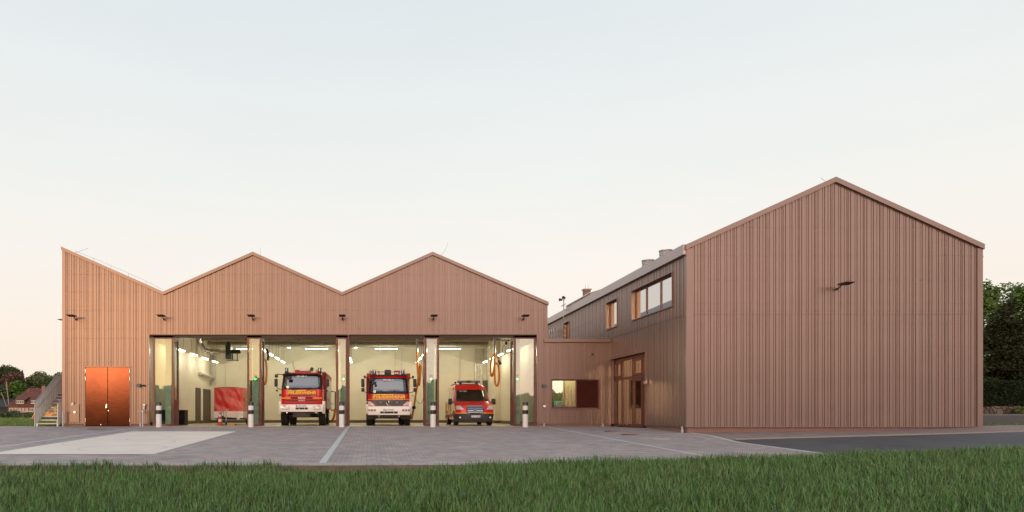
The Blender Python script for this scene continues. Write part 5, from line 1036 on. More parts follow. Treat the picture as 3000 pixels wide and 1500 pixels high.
def van():
    t_ = thing('fire_van', 'red fire service van with blue light bar and yellow side pattern', 'van', (5.24, 34.4, .004), local=True)
    S = Sheet([(.06, .20), (.0, .30), (.0, .66), (.04, .85), (.14, 1.02), (.50, 1.16), (.95, 1.26), (1.50, 1.86), (1.75, 2.06), (2.2, 2.20), (2.6, 2.24)], [(.2, .90), (.6, .97), (1.25, .97), (1.86, .84), (2.06, .78), (2.24, .62)], .30, 3.2)
    L = 5.3
    b = MB(); S.patch(b, -1, 1, .60, 1.27, nu=24, nz=6); S.patch(b, -1, -.87, 1.27, 1.86, nu=3, u0b=-1, u1b=-.90); S.patch(b, .87, 1, 1.27, 1.86, nu=3, u0b=.90, u1b=1); S.patch(b, -1, 1, 1.86, 2.24, nu=24, nz=6)
    zs = [.30, .60, .97, 1.27, 1.60, 1.86, 2.06, 2.24]
    def side(s, z): return (s * S.w(z), S.y(z) + S.c, z)
    for s in (-1, 1):
        for z0, z1 in zip(zs[:-1], zs[1:]):
            p0, p1 = side(s, z0), side(s, z1); y0, y1 = p0[1], p1[1]
            if z0 >= 1.27 and z1 <= 1.87: b.quad(p0, (p0[0], y0 + .10, z0), (p1[0], y1 + .10, z1), p1); b.quad((p0[0], 2.45, z0), (p0[0], 2.62, z0), (p1[0], 2.62, z1), (p1[0], 2.45, z1)); b.quad((p0[0], L - .15, z0), (p0[0], L, z0), (p1[0], L, z1), (p1[0], L - .15, z1))
            else: b.quad(p0, (p0[0], L, z0), (p1[0], L, z1), p1)
    b.quad((-.62, 2.9, 2.24), (.62, 2.9, 2.24), (.62, L, 2.25), (-.62, L, 2.25)); b.quad((-.62, 2.85, 2.24), (.62, 2.85, 2.24), (.62, 2.95, 2.24), (-.62, 2.95, 2.24)); b.quad((-.97, L, .35), (.97, L, .35), (.62, L, 2.24), (-.62, L, 2.24)); b.quad((-.95, .3, .30), (.95, .3, .30), (.95, L, .30), (-.95, L, .30))
    b.build('body', RED, t_, smooth=True)
    b = MB(); S.patch(b, -.87, .87, 1.27, 1.86, -.01, nu=16, nz=4, u0b=-.90, u1b=.90); b.build('windscreen', WSH, t_, smooth=True, recalc=False)
    b = MB(); S.patch(b, -.90, -.85, 1.26, 1.87, .006, nu=2, u0b=-.93, u1b=-.88); S.patch(b, .85, .90, 1.26, 1.87, .006, nu=2, u0b=.88, u1b=.93); S.patch(b, -.88, .88, 1.25, 1.30, .007, nu=12); S.patch(b, -.9, .9, 1.84, 1.87, .007, nu=12); b.build('windscreen_seal', BLK, t_, recalc=False)
    b = MB()
    for s in (-1, 1):
        for a, c in ((1.45, 2.45), (2.62, 3.7), (3.8, 5.15)): b.quad((s * (S.w(1.27) + .004), a + (.0 if a > 2 else .0), 1.27), (s * (S.w(1.27) + .004), c, 1.27), (s * (S.w(1.86) + .004), c, 1.86), (s * (S.w(1.86) + .004), a + (.35 if a < 2 else 0), 1.86))
    b.build('side_window', WSH, t_, recalc=False)
    cabin(t_, .85, .95, 2.4, 1.36, 2.0, False)
    b = MB(); S.patch(b, -1, 1, .20, .60, .03, nu=24, nz=3)
    for s in (-1, 1): b.quad(S.pt(s, .22, .03), (s * .985, .9, .22), (s * .985, .9, .60), S.pt(s, .60, .03))
    b.build('bumper', mat('bumper_grey', (.045, .045, .048), .6), t_, smooth=True, recalc=False)
    b = MB(); S.patch(b, -.45, .45, .28, .42, .036, nu=10); b.build('lower_grille', BLK, t_, recalc=False)
    b = MB(); S.patch(b, -1, -.34, .61, .665, .006, nu=6); S.patch(b, .34, 1, .61, .665, .006, nu=6)
    b.quad((-.985, .35, .61), (-.985, 5.2, .61), (-.985, 5.2, .67), (-.985, .35, .67)); b.build('reflective_stripe', ORANGE, t_, recalc=False)
    b = MB()
    for y0 in (2.2, 3.2, 4.2): b.quad((-.984, y0, .72), (-.984, y0 + .5, .72), (-.984, y0 + .95, 1.2), (-.984, y0 + .45, 1.2))
    b.build('side_pattern', YEL, t_, recalc=False)
    b = MB(); S.patch(b, -.40, .40, .60, .80, .012, nu=8, u0b=-.46, u1b=.46); S.patch(b, -.46, .46, .80, 1.0, .012, nu=8, u0b=-.38, u1b=.38); gr = b.build('grille', BLK, t_, recalc=False)
    b = MB()
    for z in (.68, .77, .86, .94): S.patch(b, -.40, .40, z, z + .018, .022, nu=6)
    for u0, z0, u1, z1 in ((-.42, .60, -.48, .80), (.42, .60, .48, .80), (-.48, .80, -.38, 1.0), (.48, .80, .38, 1.0)): b.tube([S.pt(u0, z0, .02), S.pt(u1, z1, .02)], .010, 5)
    b.tube([S.pt(-.42, .60, .02), S.pt(.42, .60, .02)], .010, 5).tube([S.pt(-.38, 1.0, .02), S.pt(0, 1.0, .02), S.pt(.38, 1.0, .02)], .010, 5); b.build('grille_bar', CHROME, gr, recalc=False)
    b = MB(); k = 20; b.add([(.11 * math.cos(2 * math.pi * i / k), -.03, .83 + .045 * math.sin(2 * math.pi * i / k)) for i in range(k)], [tuple(range(k))]); b.build('oval_badge', BLUE, t_, recalc=False); text('Ford', .07, (0, -.034, .808), WTXT, t_, shear=.3, wid=.13)
    for s in (-1, 1):
        b = MB(); S.patch(b, -.97 if s < 0 else .58, -.58 if s < 0 else .97, .82, 1.02, .012, nu=6, u0b=-.95 if s < 0 else .74, u1b=-.74 if s < 0 else .95); b.build('headlight', LENS, t_, recalc=False, smooth=True)
        b = MB(); b.lathe((s * .76, S.y(.45) + .06, .42), [(.05, 0), (.04, -.02)], 'Y', 14); b.build('fog_lamp', LENS, t_)
        b = MB(); b.tube([(s * .95, 1.3, 1.22), (s * 1.06, 1.22, 1.2)], .03, 6).cbox(s * 1.13 - .10, s * 1.13 + .10, 1.10, 1.30, 1.08, 1.40, .05); b.build('mirror', BLK, t_, smooth=True)
        b = MB(); S.patch(b, .18 if s > 0 else -.42, .42 if s > 0 else -.18, 1.20, 1.215, .01, nu=3); b.build('bonnet_vent', BLK, t_, recalc=False)
    plate(t_, 'OD FF 6918', .0, -.03, .47, .48, .10)
    text('FEUERWEHR', .13, (0, 1.80, 1.955), YEL, t_, shear=.2, bold=.04, wid=.80, rot=(55, 0, 0))
    text('69-10-1', .08, (-.42, 1.42, 1.77), WTXT, t_, bold=.02, wid=.38, rot=(55, 0, 0))
    for s in (-1, 1):
        for y in (.95, 4.2): wheel(t_, s * .86, y, .33, .22, False, side=s)
        b = MB()
        for y in (.95, 4.2):
            for k in range(10):
                a0, a1 = math.pi * k / 10, math.pi * (k + 1) / 10
                b.quad((s * .985, y + .44 * math.cos(a0), .34 + .44 * math.sin(a0)), (s * .985, y + .34 * math.cos(a0), .33 + .34 * math.sin(a0)), (s * .985, y + .34 * math.cos(a1), .33 + .34 * math.sin(a1)), (s * .985, y + .44 * math.cos(a1), .34 + .44 * math.sin(a1)))
        b.build('wheel_arch', BLK, t_, recalc=False)
    b = MB(); b.box(-.7, .7, .3, L - .2, .22, .299); b.build('chassis', DARK, t_)
    b = MB(); b.cbox(-.62, .62, 2.35, 2.62, 2.28, 2.40, .03); lb = b.build('light_bar', mat('lightbar_blue', (.03, .05, .16), .15, coat=1.), t_, smooth=True)
    b = MB(); b.box(-.12, .12, 2.34, 2.63, 2.275, 2.405).box(-.5, -.36, 2.4, 2.55, 2.18, 2.28).box(.36, .5, 2.4, 2.55, 2.18, 2.28); b.build('light_bar_mount', BLK, lb)
    b = MB(); b.tube([(-.62, 3.0, 2.26), (-.62, 5.1, 2.26)], .02, 6); b.lathe((-.66, 2.9, 2.30), [(.05, -.03), (.06, .03), (.02, .07)], 'Z', 14); b.build('roof_fitting', BLK, t_)
    return t_
van()
# ------------------------------------------------------------------ outdoor stairs
stt = thing('steel_staircase', 'galvanised open-tread steel staircase with solid balustrade at the hall\'s left side', 'staircase', (-15.8, 33.3, 0))
SXL, SXR, SY0, SY1 = -16.38, -15.24, 33.2, 35.6
m1 = MB(); nT = 10
for k in range(nT):
    y = SY0 + .05 + (SY1 - SY0) * k / (nT - 1); z = .15 + 1.55 * k / (nT - 1); m1.box(SXL + .03, SXR - .03, y, y + .27, z - .05, z)
m1.build('tread', GALV, stt)
m1 = MB(); m1.box(SXL + .03, SXR, SY1 + .32, SY1 + 2.2, 1.66, 1.72); m1.build('landing', GALV, stt)
def side_panel(x, y0, y1, top0, top1, fl, zb0, zb1, full):
    m1 = MB(); n = 26
    for i in range(n):
        ya = y0 + (y1 - y0) * i / n; yb = ya + (y1 - y0) / n - .012; t0, t1 = i / n, (i + 1) / n
        za, zb = zb0 + (zb1 - zb0) * t0, zb0 + (zb1 - zb0) * t1; ta, tb = top0 + (top1 - top0) * t0, top0 + (top1 - top0) * t1; d = .012 if i % 2 else 0
        m1.add([(x - d, ya, za), (x - d, yb, zb), (x - d, yb, tb), (x - d, ya, ta), (x - d + .012, ya, za), (x - d + .012, yb, zb), (x - d + .012, yb, tb), (x - d + .012, ya, ta)], [(0, 1, 2, 3), (4, 7, 6, 5), (0, 3, 7, 4), (1, 5, 6, 2), (3, 2, 6, 7), (0, 4, 5, 1)])
    return m1
m1 = side_panel(SXL, SY0, SY1, 1.13, 2.60, 1, -.02, 1.35, True)
m1.box(SXL, SXL + .012, SY1, SY1 + 2.2, 1.40, 2.60).box(SXL, SXR, SY1 + 2.2, SY1 + 2.22, 1.4, 2.6); m1.build('balustrade', GALVP, stt)
m1 = side_panel(SXR, SY0, SY0 + .9, 1.08, 1.62, 1, -.02, .5, True); m1.build('balustrade', GALVP, stt)
m1 = MB(); m1.tube([(SXL, SY0, 1.15), (SXL, SY1, 2.63), (SXL, SY1 + 2.2, 2.63)], .025, 6).tube([(SXR, SY0, 1.10), (SXR, SY0 + .9, 1.65)], .022, 6).tube([(SXL + .07, SY0 + .05, .93), (SXL + .07, SY0 + .2, .93), (SXL + .07, SY1 + .1, 2.34), (SXL + .07, SY1 + 2.2, 2.34)], .02, 6); m1.build('handrail', mat('rail_steel', (.40, .47, .55), .3, .8), stt)
m1 = MB(); m1.box(SXL + .05, SXL + .15, SY0 + .02, SY0 + .1, -.03, .12).box(SXR - .08, SXR, SY0 + .02, SY0 + .1, -.03, .3).box(SXL, SXL + .03, SY0 - .02, SY0 + .03, -.02, 1.14).box(SXR - .03, SXR + .02, SY0 - .02, SY0 + .03, -.02, 1.09); m1.build('support_post', GALV, stt)
# ------------------------------------------------------------------ vegetation
def mesh_np(name, V, F, m, parent=None):
    me = bpy.data.meshes.new(name); me.vertices.add(len(V)); me.vertices.foreach_set('co', V.astype(np.float32).ravel())
    n, k = F.shape; me.loops.add(n * k); me.loops.foreach_set('vertex_index', F.astype(np.int32).ravel()); me.polygons.add(n)
    me.polygons.foreach_set('loop_start', np.arange(0, n * k, k, dtype=np.int32)); me.polygons.foreach_set('loop_total', np.full(n, k, dtype=np.int32))
    me.update(calc_edges=True); me.materials.append(m); o = bpy.data.objects.new(name, me); COL.objects.link(o)
    if parent: o.parent = parent
    return o
def blades(name, P, H, Wd, m, lean=.35, seg=3, up=.95):
    n = len(P); az = RNG.uniform(0, 2 * np.pi, n); ln = np.abs(RNG.normal(0, lean, n)) + .05; d = np.stack([np.cos(az), np.sin(az), np.zeros(n)], 1)
    tw = RNG.uniform(0, 2 * np.pi, n); sd = np.stack([np.cos(tw), np.sin(tw) * .6, np.zeros(n)], 1); rows = []
    for k in range(seg + 1):
        t = k / seg; c = P + d * (ln * H * t ** 2.0)[:, None]; c = c.copy(); c[:, 2] += H * (t * up - .45 * ln * t ** 3)
        wd = Wd * (1 - t ** 1.8) * (.6 + .8 * min(t * 3, .5)); rows.append(c - sd * wd[:, None] / 2); rows.append(c + sd * wd[:, None] / 2)
    V = np.stack(rows, 1).reshape(-1, 3); K = 2 * (seg + 1); base = (np.arange(n) * K)[:, None, None]
    q = np.array([[2 * k, 2 * k + 1, 2 * k + 3, 2 * k + 2] for k in range(seg)])[None]; F = (base + q).reshape(-1, 4)
    return mesh_np(name, V, F, m)
def terrv(X, Y): return np.array([terr(x, y) for x, y in zip(X, Y)])
# wheat field: rows with irregular density
n = 150000
Yw = 7.2 + (15.38 - 7.2) * RNG.uniform(0, 1, n) ** 1.05; hwid = Yw * .78
Xw = RNG.uniform(-1, 1, n) * (hwid + 1.5) + Yw * .206
edge = 15.28 + .05 * np.sin(Xw * 1.7) + .04 * np.sin(Xw * 5.1 + 1) - .45 * np.exp(-((Xw - .1) / 1.3) ** 2)
keep = Yw < edge; Xw, Yw = Xw[keep], Yw[keep]
Zw = terrv(Xw, Yw); Hw = RNG.uniform(.22, .42, len(Xw)) * (1 + .06 * np.sin(Xw * 2.3 + Yw)) * (1 - .27 * np.clip((Yw - 14.2) / .8, 0, 1) * np.clip((4.5 - Xw) / 3, 0, 1)) * (1 - .25 * np.clip((Yw - 14.9) / .4, 0, 1))
o = blades('wheat_field', np.stack([Xw, Yw, Zw], 1), Hw, RNG.uniform(.018, .034, len(Xw)), WHEAT, .27); tag(o, 'dense young green cereal crop filling the foreground', 'crop', kind='stuff')
n = 5000; Xd = RNG.uniform(-8, 15, n); Yd = RNG.uniform(8.3, 14.8, n)
DRY = mat('dry_leaf', (.28, .20, .07), .7, island=.3)
o = blades('dry_leaves', np.stack([Xd, Yd, terrv(Xd, Yd) + .08], 1), RNG.uniform(.15, .28, n), RNG.uniform(.006, .012, n), DRY, .8); tag(o, 'scattered yellowed blades among the green crop', 'dry grass', kind='stuff')
# verge weeds
n = 9000; Xd = RNG.uniform(-14, 14, n); Yd = RNG.uniform(14.6, 15.33, n); cl = (np.sin(Xd * 3.1) + np.sin(Xd * 7.7 + 2) + RNG.normal(0, .6, n)) > .2; Xd, Yd = Xd[cl], Yd[cl]
o = blades('verge_weeds', np.stack([Xd, Yd, terrv(Xd, Yd)], 1), RNG.uniform(.04, .17, len(Xd)), RNG.uniform(.006, .012, len(Xd)), WEED, .6); tag(o, 'sparse weeds on the bare verge beside the kerb', 'weeds', kind='stuff')
k0 = 0
for px_, hh in ((412, .24), (878, .30), (483, .15), (1130, .18), (1457, .30), (1863, .22), (2135, .30), (2330, .2)):
    Yc = 14.9; Xc = (px_ / 2.342 - 1088) * Yc / 2000; n = 22
    P = np.stack([Xc + RNG.normal(0, .04, n), Yc + RNG.normal(0, .04, n), np.full(n, terr(Xc, Yc))], 1)
    o = blades('grass_tuft', P, RNG.uniform(.6, 1, n) * hh * 1.1, np.full(n, .010), WEED, .5)
    tag(o, 'tall grass tuft at the kerb ' + ['left of the pale pad\'s near corner, the taller', 'below the pale pad\'s right corner', 'left of the pad corner, the shorter', 'right of the pale pad', 'midway between pale pad and drain channel', 'left of the long drain channel', 'just left of the drain channel foot', 'just right of the drain channel foot'][k0], 'grass tuft', 'grass tufts along the kerb'); k0 += 1
# meadow at left
n = 16000; Yd = 34.3 + 60 * RNG.uniform(0, 1, n) ** 1.7; Xd = -RNG.uniform(.40, .62, n) * Yd - 1
o = blades('meadow_grass', np.stack([Xd, Yd, terrv(Xd, Yd)], 1), RNG.uniform(.06, .16, n) * (1 + Yd / 60), RNG.uniform(.02, .04, n) * (Yd / 40), mat('meadow_blade', (.14, .22, .05), .6, island=.35), .5); tag(o, 'short green meadow behind the paving at the left', 'grass', kind='stuff')
n = 5000; Xd = RNG.uniform(22.8, 50, n); Yd = 26.0 + np.abs(RNG.normal(0, .5, n)); o = blades('edge_grass', np.stack([Xd, Yd, terrv(Xd, Yd)], 1), RNG.uniform(.05, .18, n), RNG.uniform(.015, .03, n), WEED, .5); tag(o, 'low green grass edge right of the office beyond the pavement', 'grass', kind='stuff')
grid('bare_soil', lin(22.8, 80, 16), lin(26.3, 44.6, 8), lambda x, y: terr(x, y) + .03, mat('garden_soil', (.060, .038, .025), .95, var=.25, vs=4, bump=.6, bs=15))
strip('garden_path', 23, 80, 44.0, 44.5, mat('path_grey', (.16, .16, .16), .8), .10, 1, 10)
def leaves(centers, radii, n, size, flat=.5):
    """random leaf quads in a union of ellipsoids, denser toward the shell"""
    C = np.array(centers, float); Rr = np.array(radii, float); vol = Rr.prod(1); idx = RNG.choice(len(C), n, p=vol / vol.sum())
    d = RNG.normal(0, 1, (n, 3)); d /= np.linalg.norm(d, axis=1)[:, None]; r = RNG.uniform(.25, 1.0, n) ** .45; r *= 1 + .10 * np.sin(d[:, 0] * 9 + idx) * np.cos(d[:, 2] * 8 + idx * 2)
    P = C[idx] + d * Rr[idx] * r[:, None]
    a = RNG.normal(0, 1, (n, 3)); a[:, 2] *= flat; a /= np.linalg.norm(a, axis=1)[:, None]; b = np.cross(a, RNG.normal(0, 1, (n, 3))); b /= np.linalg.norm(b, axis=1)[:, None]
    s = size * RNG.uniform(.6, 1.3, n)[:, None]; V = np.stack([P - a * s, P - b * s * .55, P + a * s, P + b * s * .55], 1).reshape(-1, 3); F = np.arange(4 * n).reshape(-1, 4); return V, F
def tree(name, lb, loc, h, w_, nl, size, lm, shape='round', trunk=.3, bark=None, group=None, seed=0, nb=14):
    rs = random.Random(seed); t_ = thing(name, lb, 'tree', loc, group, local=True); cs, rr = [], []
    if shape == 'cone':
        for k in range(nb * 2):
            t = rs.uniform(.04, 1); rad = w_ / 2 * (1 - t) ** .8 + .05 * w_; a = rs.uniform(0, 6.28); q = rad * .6 * rs.random() ** .5; cs.append((q * math.cos(a), q * math.sin(a), h * (.04 + .93 * t))); rr.append((rad * .55 + .15, rad * .55 + .15, h * .055 + .1))
        cs.append((0, 0, h * .93)); rr.append((.05 * w_, .05 * w_, h * .07))
    elif shape == 'column':
        for k in range(nb):
            t = k / nb; cs.append((rs.uniform(-.2, .2) * w_, rs.uniform(-.2, .2) * w_, h * (.15 + .8 * t))); rr.append((w_ * .38, w_ * .38, h / nb * 1.2))
    else:
        for k in range(nb):
            a = rs.uniform(0, 6.28); t = rs.random(); z = h * (.30 + .58 * t); q = w_ * .5 * .62 * math.sin(math.pi * (.25 + .6 * t)) * rs.random() ** .4; s = w_ * rs.uniform(.13, .24)
            cs.append((q * math.cos(a), q * math.sin(a), z)); rr.append((s, s, s * .8))
        for k in range(nb):
            a = rs.uniform(0, 6.28); q = w_ * .42 * rs.random(); s = w_ * rs.uniform(.06, .12); cs.append((q * math.cos(a), q * math.sin(a), h * (.93 - .35 * (q / (w_ * .42)) ** 2) - s)); rr.append((s, s, s))
    V, F = leaves(cs, rr, nl, size); o = mesh_np('crown', V, F, lm, t_)
    b = MB(); b.cyl((0, 0, -.3), (0, 0, h * .45), trunk, trunk * .6, 8); b.cyl((0, 0, h * .45), (0, 0, h * .85), trunk * .6, trunk * .12, 8)
    for k, c in enumerate(cs[:min(len(cs), 12)]):
        z = min(c[2] * .6, h * .7) if shape != 'cone' else c[2]
        b.cyl((0, 0, z), c, trunk * .25, trunk * .06, 5)
    b.build('trunk', bark or BARK, t_); return t_
# right-hand trees (about 45-60 m away)
gR = terr(45, 50)
tree('broadleaf_tree', 'tall fresh green broadleaf tree just right of the office gable', (49.5, 58, gR), 11.3, 8.5, 24000, .14, LEAFF, trunk=.25, seed=3, nb=22)
tree('broadleaf_tree', 'tall fresh green broadleaf tree at the photo\'s right edge', (57.5, 60, gR), 12.2, 8.5, 22000, .14, LEAFF, trunk=.25, seed=4, nb=22)
tree('broadleaf_tree', 'pale green tree showing sky gaps behind the office corner', (46.0, 64, gR), 9.0, 7, 9000, .14, LEAFB, trunk=.2, seed=5, nb=14)
tree('conifer_tree', 'tall dark brownish conifer behind the clipped hedge', (47.5, 51, gR), 8.6, 6.0, 34000, .12, LEAFC, 'cone', .2, seed=6, nb=26)
tree('conifer_tree', 'lower dark conifer between the hedge and the office corner', (43.2, 50, gR), 6.0, 4.5, 22000, .12, LEAFC, 'cone', .15, seed=7, nb=22)
tree('conifer_tree', 'dark conifer at the far right edge of the photo', (52.5, 51, gR), 8.2, 6.0, 26000, .12, LEAFC, 'cone', .2, seed=8, nb=24)
hg = thing('clipped_hedge', 'dark clipped hedge on top of the low stone wall', 'hedge', (47, 46, gR))
n = 60000; u = RNG.uniform(0, 1, n); X = 36 + 24 * u; sidef = RNG.integers(0, 3, n); Yh = np.where(sidef == 0, 45.4 + RNG.normal(0, .06, n), np.where(sidef == 1, RNG.uniform(45.4, 46.6, n), 46.6)); Zh = np.where(sidef == 1, 2.72 + RNG.normal(0, .06, n), RNG.uniform(1.05, 2.72, n))
P = np.stack([X, Yh, Zh], 1) - np.array([47, 46, gR]); a = RNG.normal(0, 1, (n, 3)); a /= np.linalg.norm(a, axis=1)[:, None]; b = np.cross(a, RNG.normal(0, 1, (n, 3))); b /= np.linalg.norm(b, axis=1)[:, None]
V = np.stack([P - a * .07, P - b * .04, P + a * .07, P + b * .04], 1).reshape(-1, 3); mesh_np('foliage', V, np.arange(4 * n).reshape(-1, 4), HEDGE, hg)
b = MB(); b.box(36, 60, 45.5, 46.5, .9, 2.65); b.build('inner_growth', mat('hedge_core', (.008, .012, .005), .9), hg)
b = MB(); nx = 120
for i in range(nx): x0 = 34 + 28 * i / nx; dz = random.uniform(-.05, .05); b.box(x0, x0 + 28 / nx + .0, 45.0 + random.uniform(-.04, .04), 45.35, .2, 1.10 + dz)
tag(b.build('stone_wall', STONEM), 'low rubble stone wall under the clipped hedge', 'wall')
t_ = thing('shrub', 'small green shrub growing out of the stone wall', 'shrub', (42.6, 44.7, .5), local=True); V, F = leaves([(0, 0, .25)], [(.5, .25, .3)], 900, .09); mesh_np('foliage', V, F, LEAFM, t_); b = MB(); b.cyl((0, 0, -.1), (0, 0, .3), .02); b.build('stem', BARK, t_)
# left background
def TX(px, Y): return (px - 1088) * Y / 2000
tl = [('dark green broadleaf tree at the photo\'s left edge', 2, 236, 17.8, 14, 6500, LEAFD, 'round', 11), ('tall green tree rising behind the reddish tree', 33, 252, 19.6, 12, 8000, LEAFM, 'round', 12),
      ('reddish brown tree left of the house roof', 36, 232, 16.5, 11, 5000, LEAFR, 'round', 13), ('dark red conifer poking above the skyline left of the stairs', 65, 246, 16.6, 5.5, 4000, LEAFR, 'cone', 14),
      ('bright green tree directly left of the house ridge', 50, 222, 11.5, 9, 6000, LEAFB, 'round', 15), ('olive tree behind the house roof', 86, 240, 15.0, 15, 7500, LEAFL, 'round', 16),
      ('pale green airy tree above the house chimney', 122, 245, 16.0, 13, 4500, LEAFL, 'round', 17), ('mid green tree above the staircase landing', 150, 238, 15.6, 14, 6000, LEAFM, 'round', 18),
      ('mid green tree half hidden by the hall\'s left corner', 180, 244, 16.0, 14, 6000, LEAFM, 'round', 19), ('dark green tree low at the left edge behind the dark roof', 12, 222, 10.5, 11, 6000, LEAFD, 'round', 20)]
for lb, px_, Y, h_, w_, nl, lm, shp, sd in tl: tree('conifer_tree' if shp == 'cone' else 'broadleaf_tree', lb, (TX(px_, Y), Y, 0), h_, w_, nl, .42, lm, shp, .35, seed=sd, nb=16)
b = MB(); b.tube([(TX(26, 205), 205, 3.5), (TX(22, 205), 205, 7), (TX(19, 205), 205, 10.5)], .14, 6).tube([(TX(19, 205), 205, 3), (TX(8, 205), 205, 6.2), (TX(3, 205), 205, 7.2)], .10, 6).tube([(TX(22, 205), 205, 7), (TX(15, 205), 205, 10)], .06, 5); tag(b.build('dead_tree', BARKL), 'bare pale leaning tree trunk left of the house', 'dead tree')
# house
HY = 200.
hs = thing('brick_house', 'red brick house with big tiled roof and dormers behind the stairs', 'house', (TX(100, HY), HY, 0))
hx0, hx1, rx0, rx1 = TX(22, HY), TX(186, HY), TX(58, HY), TX(150, HY); ez, rz = 2.95, 8.5; hd = 10
b = MB(); b.box(hx0, hx1, HY, HY + hd, -.5, ez); b.build('wall', HBRICK, hs)
b = MB(); e = .35; b.add([(hx0 - e, HY - e, ez - .1), (hx1 + e, HY - e, ez - .1), (hx1 + e, HY + hd + e, ez - .1), (hx0 - e, HY + hd + e, ez - .1), (rx0, HY + hd / 2, rz), (rx1, HY + hd / 2, rz)], [(0, 1, 5, 4), (1, 2, 5), (2, 3, 4, 5), (3, 0, 4), (0, 3, 2, 1)])
rf = b.build('roof', RTILE, hs)
b = MB(); cx = TX(113.5, HY); b.box(cx - .4, cx + .4, HY + 2.6, HY + 3.4, 5.6, 9.1); b.build('chimney', HBRICK, rf); b = MB(); b.cyl((cx + .2, HY + 3, 9.1), (cx + .2, HY + 3, 9.7), .12); b.build('chimney_pot', RUST, rf)
b = MB(); b.box(TX(117, HY), TX(122, HY), HY + 1.8, HY + 2.1, 5.9, 6.7); b.build('roof_window', HGL, rf)
for i, (a, c, nw) in enumerate(((44, 70.5, 4), (88, 112, 3))):
    xa, xb = TX(a, HY), TX(c, HY); b = MB(); b.box(xa, xb, HY + .25, HY + 3, 3.7, 4.85); b.prism([(xa - .2, 4.85), (xb + .2, 4.85), (xb + .2, 4.95), (xa - .2, 4.95)], HY - .1, HY + .3)
    b.add([(xa - .3, HY + .0, 4.9), (xb + .3, HY + .0, 4.9), (xb + .8, HY + 3.6, 6.4), (xa - .8, HY + 3.6, 6.4)], [(0, 1, 2, 3)]); dm = b.build('dormer', RTILE, rf)
    b = MB(); b.box(xa + .15, xb - .15, HY + .16, HY + .24, 3.78, 4.75); wf = b.build('window_frame', WHITE, dm); b = MB(); wd = (xb - xa - .3) / nw
    for k in range(nw):
        for q in (.12, .54): b.box(xa + .15 + wd * k + wd * q, xa + .15 + wd * k + wd * (q + .32), HY + .12, HY + .155, 3.95, 4.6)
    b.build('window_pane', BLK, wf)
for a, c, z0, z1 in ((28, 37, 1.35, 2.5), (41, 50.5, 1.5, 2.5), (55, 61, 1.7, 2.45), (65, 70.5, 1.7, 2.45), (75, 81, 1.7, 2.45), (88, 98, 1.2, 2.5), (104, 112, 1.2, 2.5), (128, 140, 1.2, 2.5)):
    xa, xb = TX(a, HY), TX(c, HY); b = MB(); b.box(xa, xb, HY - .05, HY - .002, z0, z1); wn = b.build('window', WHITE, hs); b = MB(); mxx = (xa + xb) / 2
    b.box(xa + .12, mxx - .06, HY - .08, HY - .053, z0 + .12, z1 - .12).box(mxx + .06, xb - .12, HY - .08, HY - .053, z0 + .12, z1 - .12); b.build('window_pane', BLK, wn)
b = MB(); b.box(hx0 + .1, hx0 + .2, HY - .15, HY - .05, 0, ez - .1); b.build('downpipe', BLK, hs)
dh = thing('dark_roof_house', 'dark slate-roofed building at the photo\'s far left edge', 'house', (TX(10, 215), 215, 0)); b = MB(); b.box(TX(-20, 215), TX(22, 215), 215, 223, 0, 3); b.build('wall', mat('dark_wall', (.03, .03, .03), .8), dh)
b = MB(); b.prism([(214.6, 2.9), (223.4, 2.9), (219, 5.9)], TX(-20, 215) - .3, TX(24, 215), 'X'); b.build('roof', DROOF, dh)
cp = thing('green_shed', 'low dark green shed with white flat roof before the brick house', 'shed', (TX(76, 150), 150, 0)); b = MB(); b.box(TX(53, 150), TX(99, 150), 150, 153, -.2, 1.0); b.build('wall', SHEDG, cp); b = MB(); b.prism([(TX(48, 150), 1.0), (TX(100, 150), 1.25), (TX(100, 150), 1.35), (TX(48, 150), 1.1)], 149.5, 153.5); b.build('roof', WHITE, cp)
b = MB(); b.box(TX(69, 150), TX(70, 150), 149.7, 149.8, -.2, 1.05).box(TX(55, 150), TX(55.8, 150), 149.7, 149.8, -.2, 1.0); b.build('post', BARKL, cp)
for i, (px_, w_, h_, Y, lm, lb) in enumerate(((8, 2.6, 1.15, 120, LEAFD, 'dark round garden shrub at the far left edge'), (22, 2.2, 1.0, 118, LEAFD, 'dark low garden shrub second from the left edge'), (40, 2.0, 1.45, 122, LEAFM, 'green rounded garden shrub left of the green shed'), (85, 1.3, 1.1, 120, LEAFM, 'green bush in front of the green shed'), (-8, 2.6, 1.2, 121, LEAFD, 'dark shrub cut by the left picture edge'))):
    t_ = thing('garden_shrub', lb, 'shrub', (TX(px_, Y), Y, 0), 'garden shrubs before the brick house', local=True); V, F = leaves([(0, 0, h_ * .45), (w_ * .3, 0, h_ * .4), (-w_ * .3, 0, h_ * .35)], [(w_ * .4, w_ * .4, h_ * .45)] * 3, 2600, .16); mesh_np('foliage', V, F, lm, t_); b = MB(); b.cyl((0, 0, -.2), (0, 0, h_ * .5), .06); b.build('stem', BARK, t_)
t_ = thing('garden_table', 'low grey garden table on the meadow left of the stairs', 'table', (TX(44, 110), 110, 0)); b = MB(); b.box(TX(36, 110), TX(55, 110), 110, 111, .32, .40); b.build('table_top', LG, t_); b = MB()
for q in (37, 54): b.box(TX(q, 110), TX(q, 110) + .06, 110.4, 110.5, 0, .32)
b.build('leg', RUST, t_)
t_ = thing('digger', 'small orange digger parked behind the stair treads', 'digger', (TX(146, 70), 70, 0)); X0 = TX(146, 70)
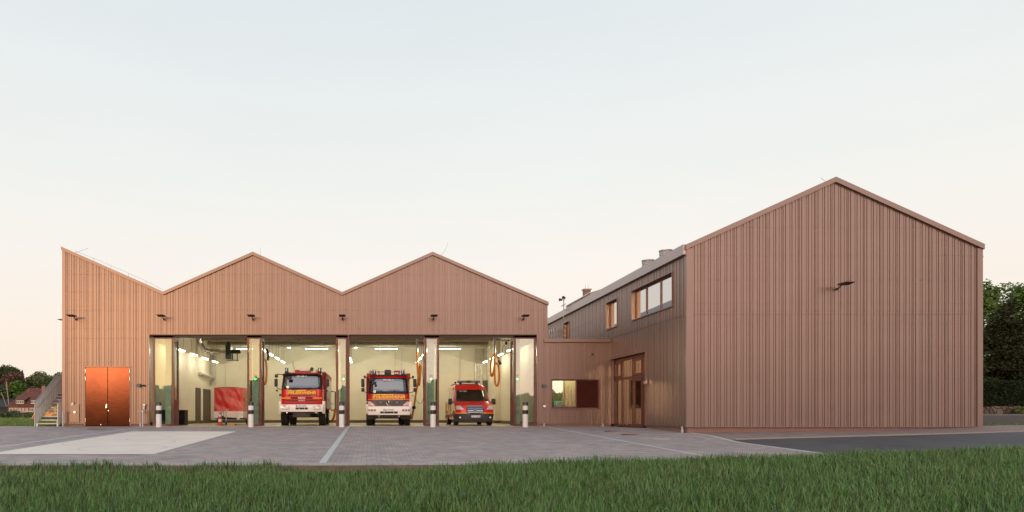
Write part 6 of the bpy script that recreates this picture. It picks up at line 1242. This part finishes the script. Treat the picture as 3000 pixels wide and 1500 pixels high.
b = MB(); b.cbox(X0 - .35, X0 + .45, 69.6, 71, .35, .70, .05); b.build('body', ORANGE, t_); b = MB(); b.cbox(X0 - .65, X0 + .65, 69.6, 70.0, 0, .34, .1).cbox(X0 - .65, X0 + .65, 70.6, 71, 0, .34, .1); b.build('track', BLK, t_)
b = MB(); b.box(X0 - .2, X0 + .6, 69.9, 70.7, 1.25, 1.33).box(X0 - .2, X0 - .12, 69.9, 69.98, .75, 1.25).box(X0 + .52, X0 + .6, 69.9, 69.98, .75, 1.25); b.build('cab_frame', YEL, t_); b = MB(); b.tube([(X0 - .5, 69.6, .7), (X0 - 1.0, 69.2, .95), (X0 - 1.3, 69.0, .2)], .08, 8); b.build('boom', ORANGE, t_)
t_ = thing('water_trough', 'long low dark trough on the meadow beside the stairs', 'trough', (TX(92, 60), 60, 0)); b = MB(); b.cbox(TX(85, 60), TX(103, 60), 60, 60.6, 0.0, .22, .03); b.build('tub', LG, t_); b = MB(); b.box(TX(85.5, 60), TX(102.5, 60), 60.06, 60.54, .222, .24); b.build('water', GALV, t_)
# ------------------------------------------------------------------ woodland behind the camera (seen in the reflections)
n = 130000; X = RNG.uniform(-190, 130, n); hgt = 8.3 - 3.0 * np.clip((X - 10) / 45, 0, 1) + .7 * np.sin(X * .13) + .5 * np.sin(X * .41 + 1) + .5 * np.sin(X * 1.1 + 2) + .3 * np.sin(X * 3.2); Z = -1 + (hgt + 1) * RNG.uniform(0, 1, n) ** .8; Yb = -110 + RNG.normal(0, 2.5, n)
P = np.stack([X, Yb, Z], 1); a = RNG.normal(0, 1, (n, 3)); a /= np.linalg.norm(a, axis=1)[:, None]; b = np.cross(a, RNG.normal(0, 1, (n, 3))); b /= np.linalg.norm(b, axis=1)[:, None]
V = np.stack([P - a * .42, P - b * .28, P + a * .42, P + b * .28], 1).reshape(-1, 3); o = mesh_np('far_woodland', V, np.arange(4 * n).reshape(-1, 4), mat('leaf_far', (.100, .090, .062), .8, var=.2, vs=.4)); tag(o, 'far woodland across the field, seen mirrored in the glass', 'woodland', kind='stuff')
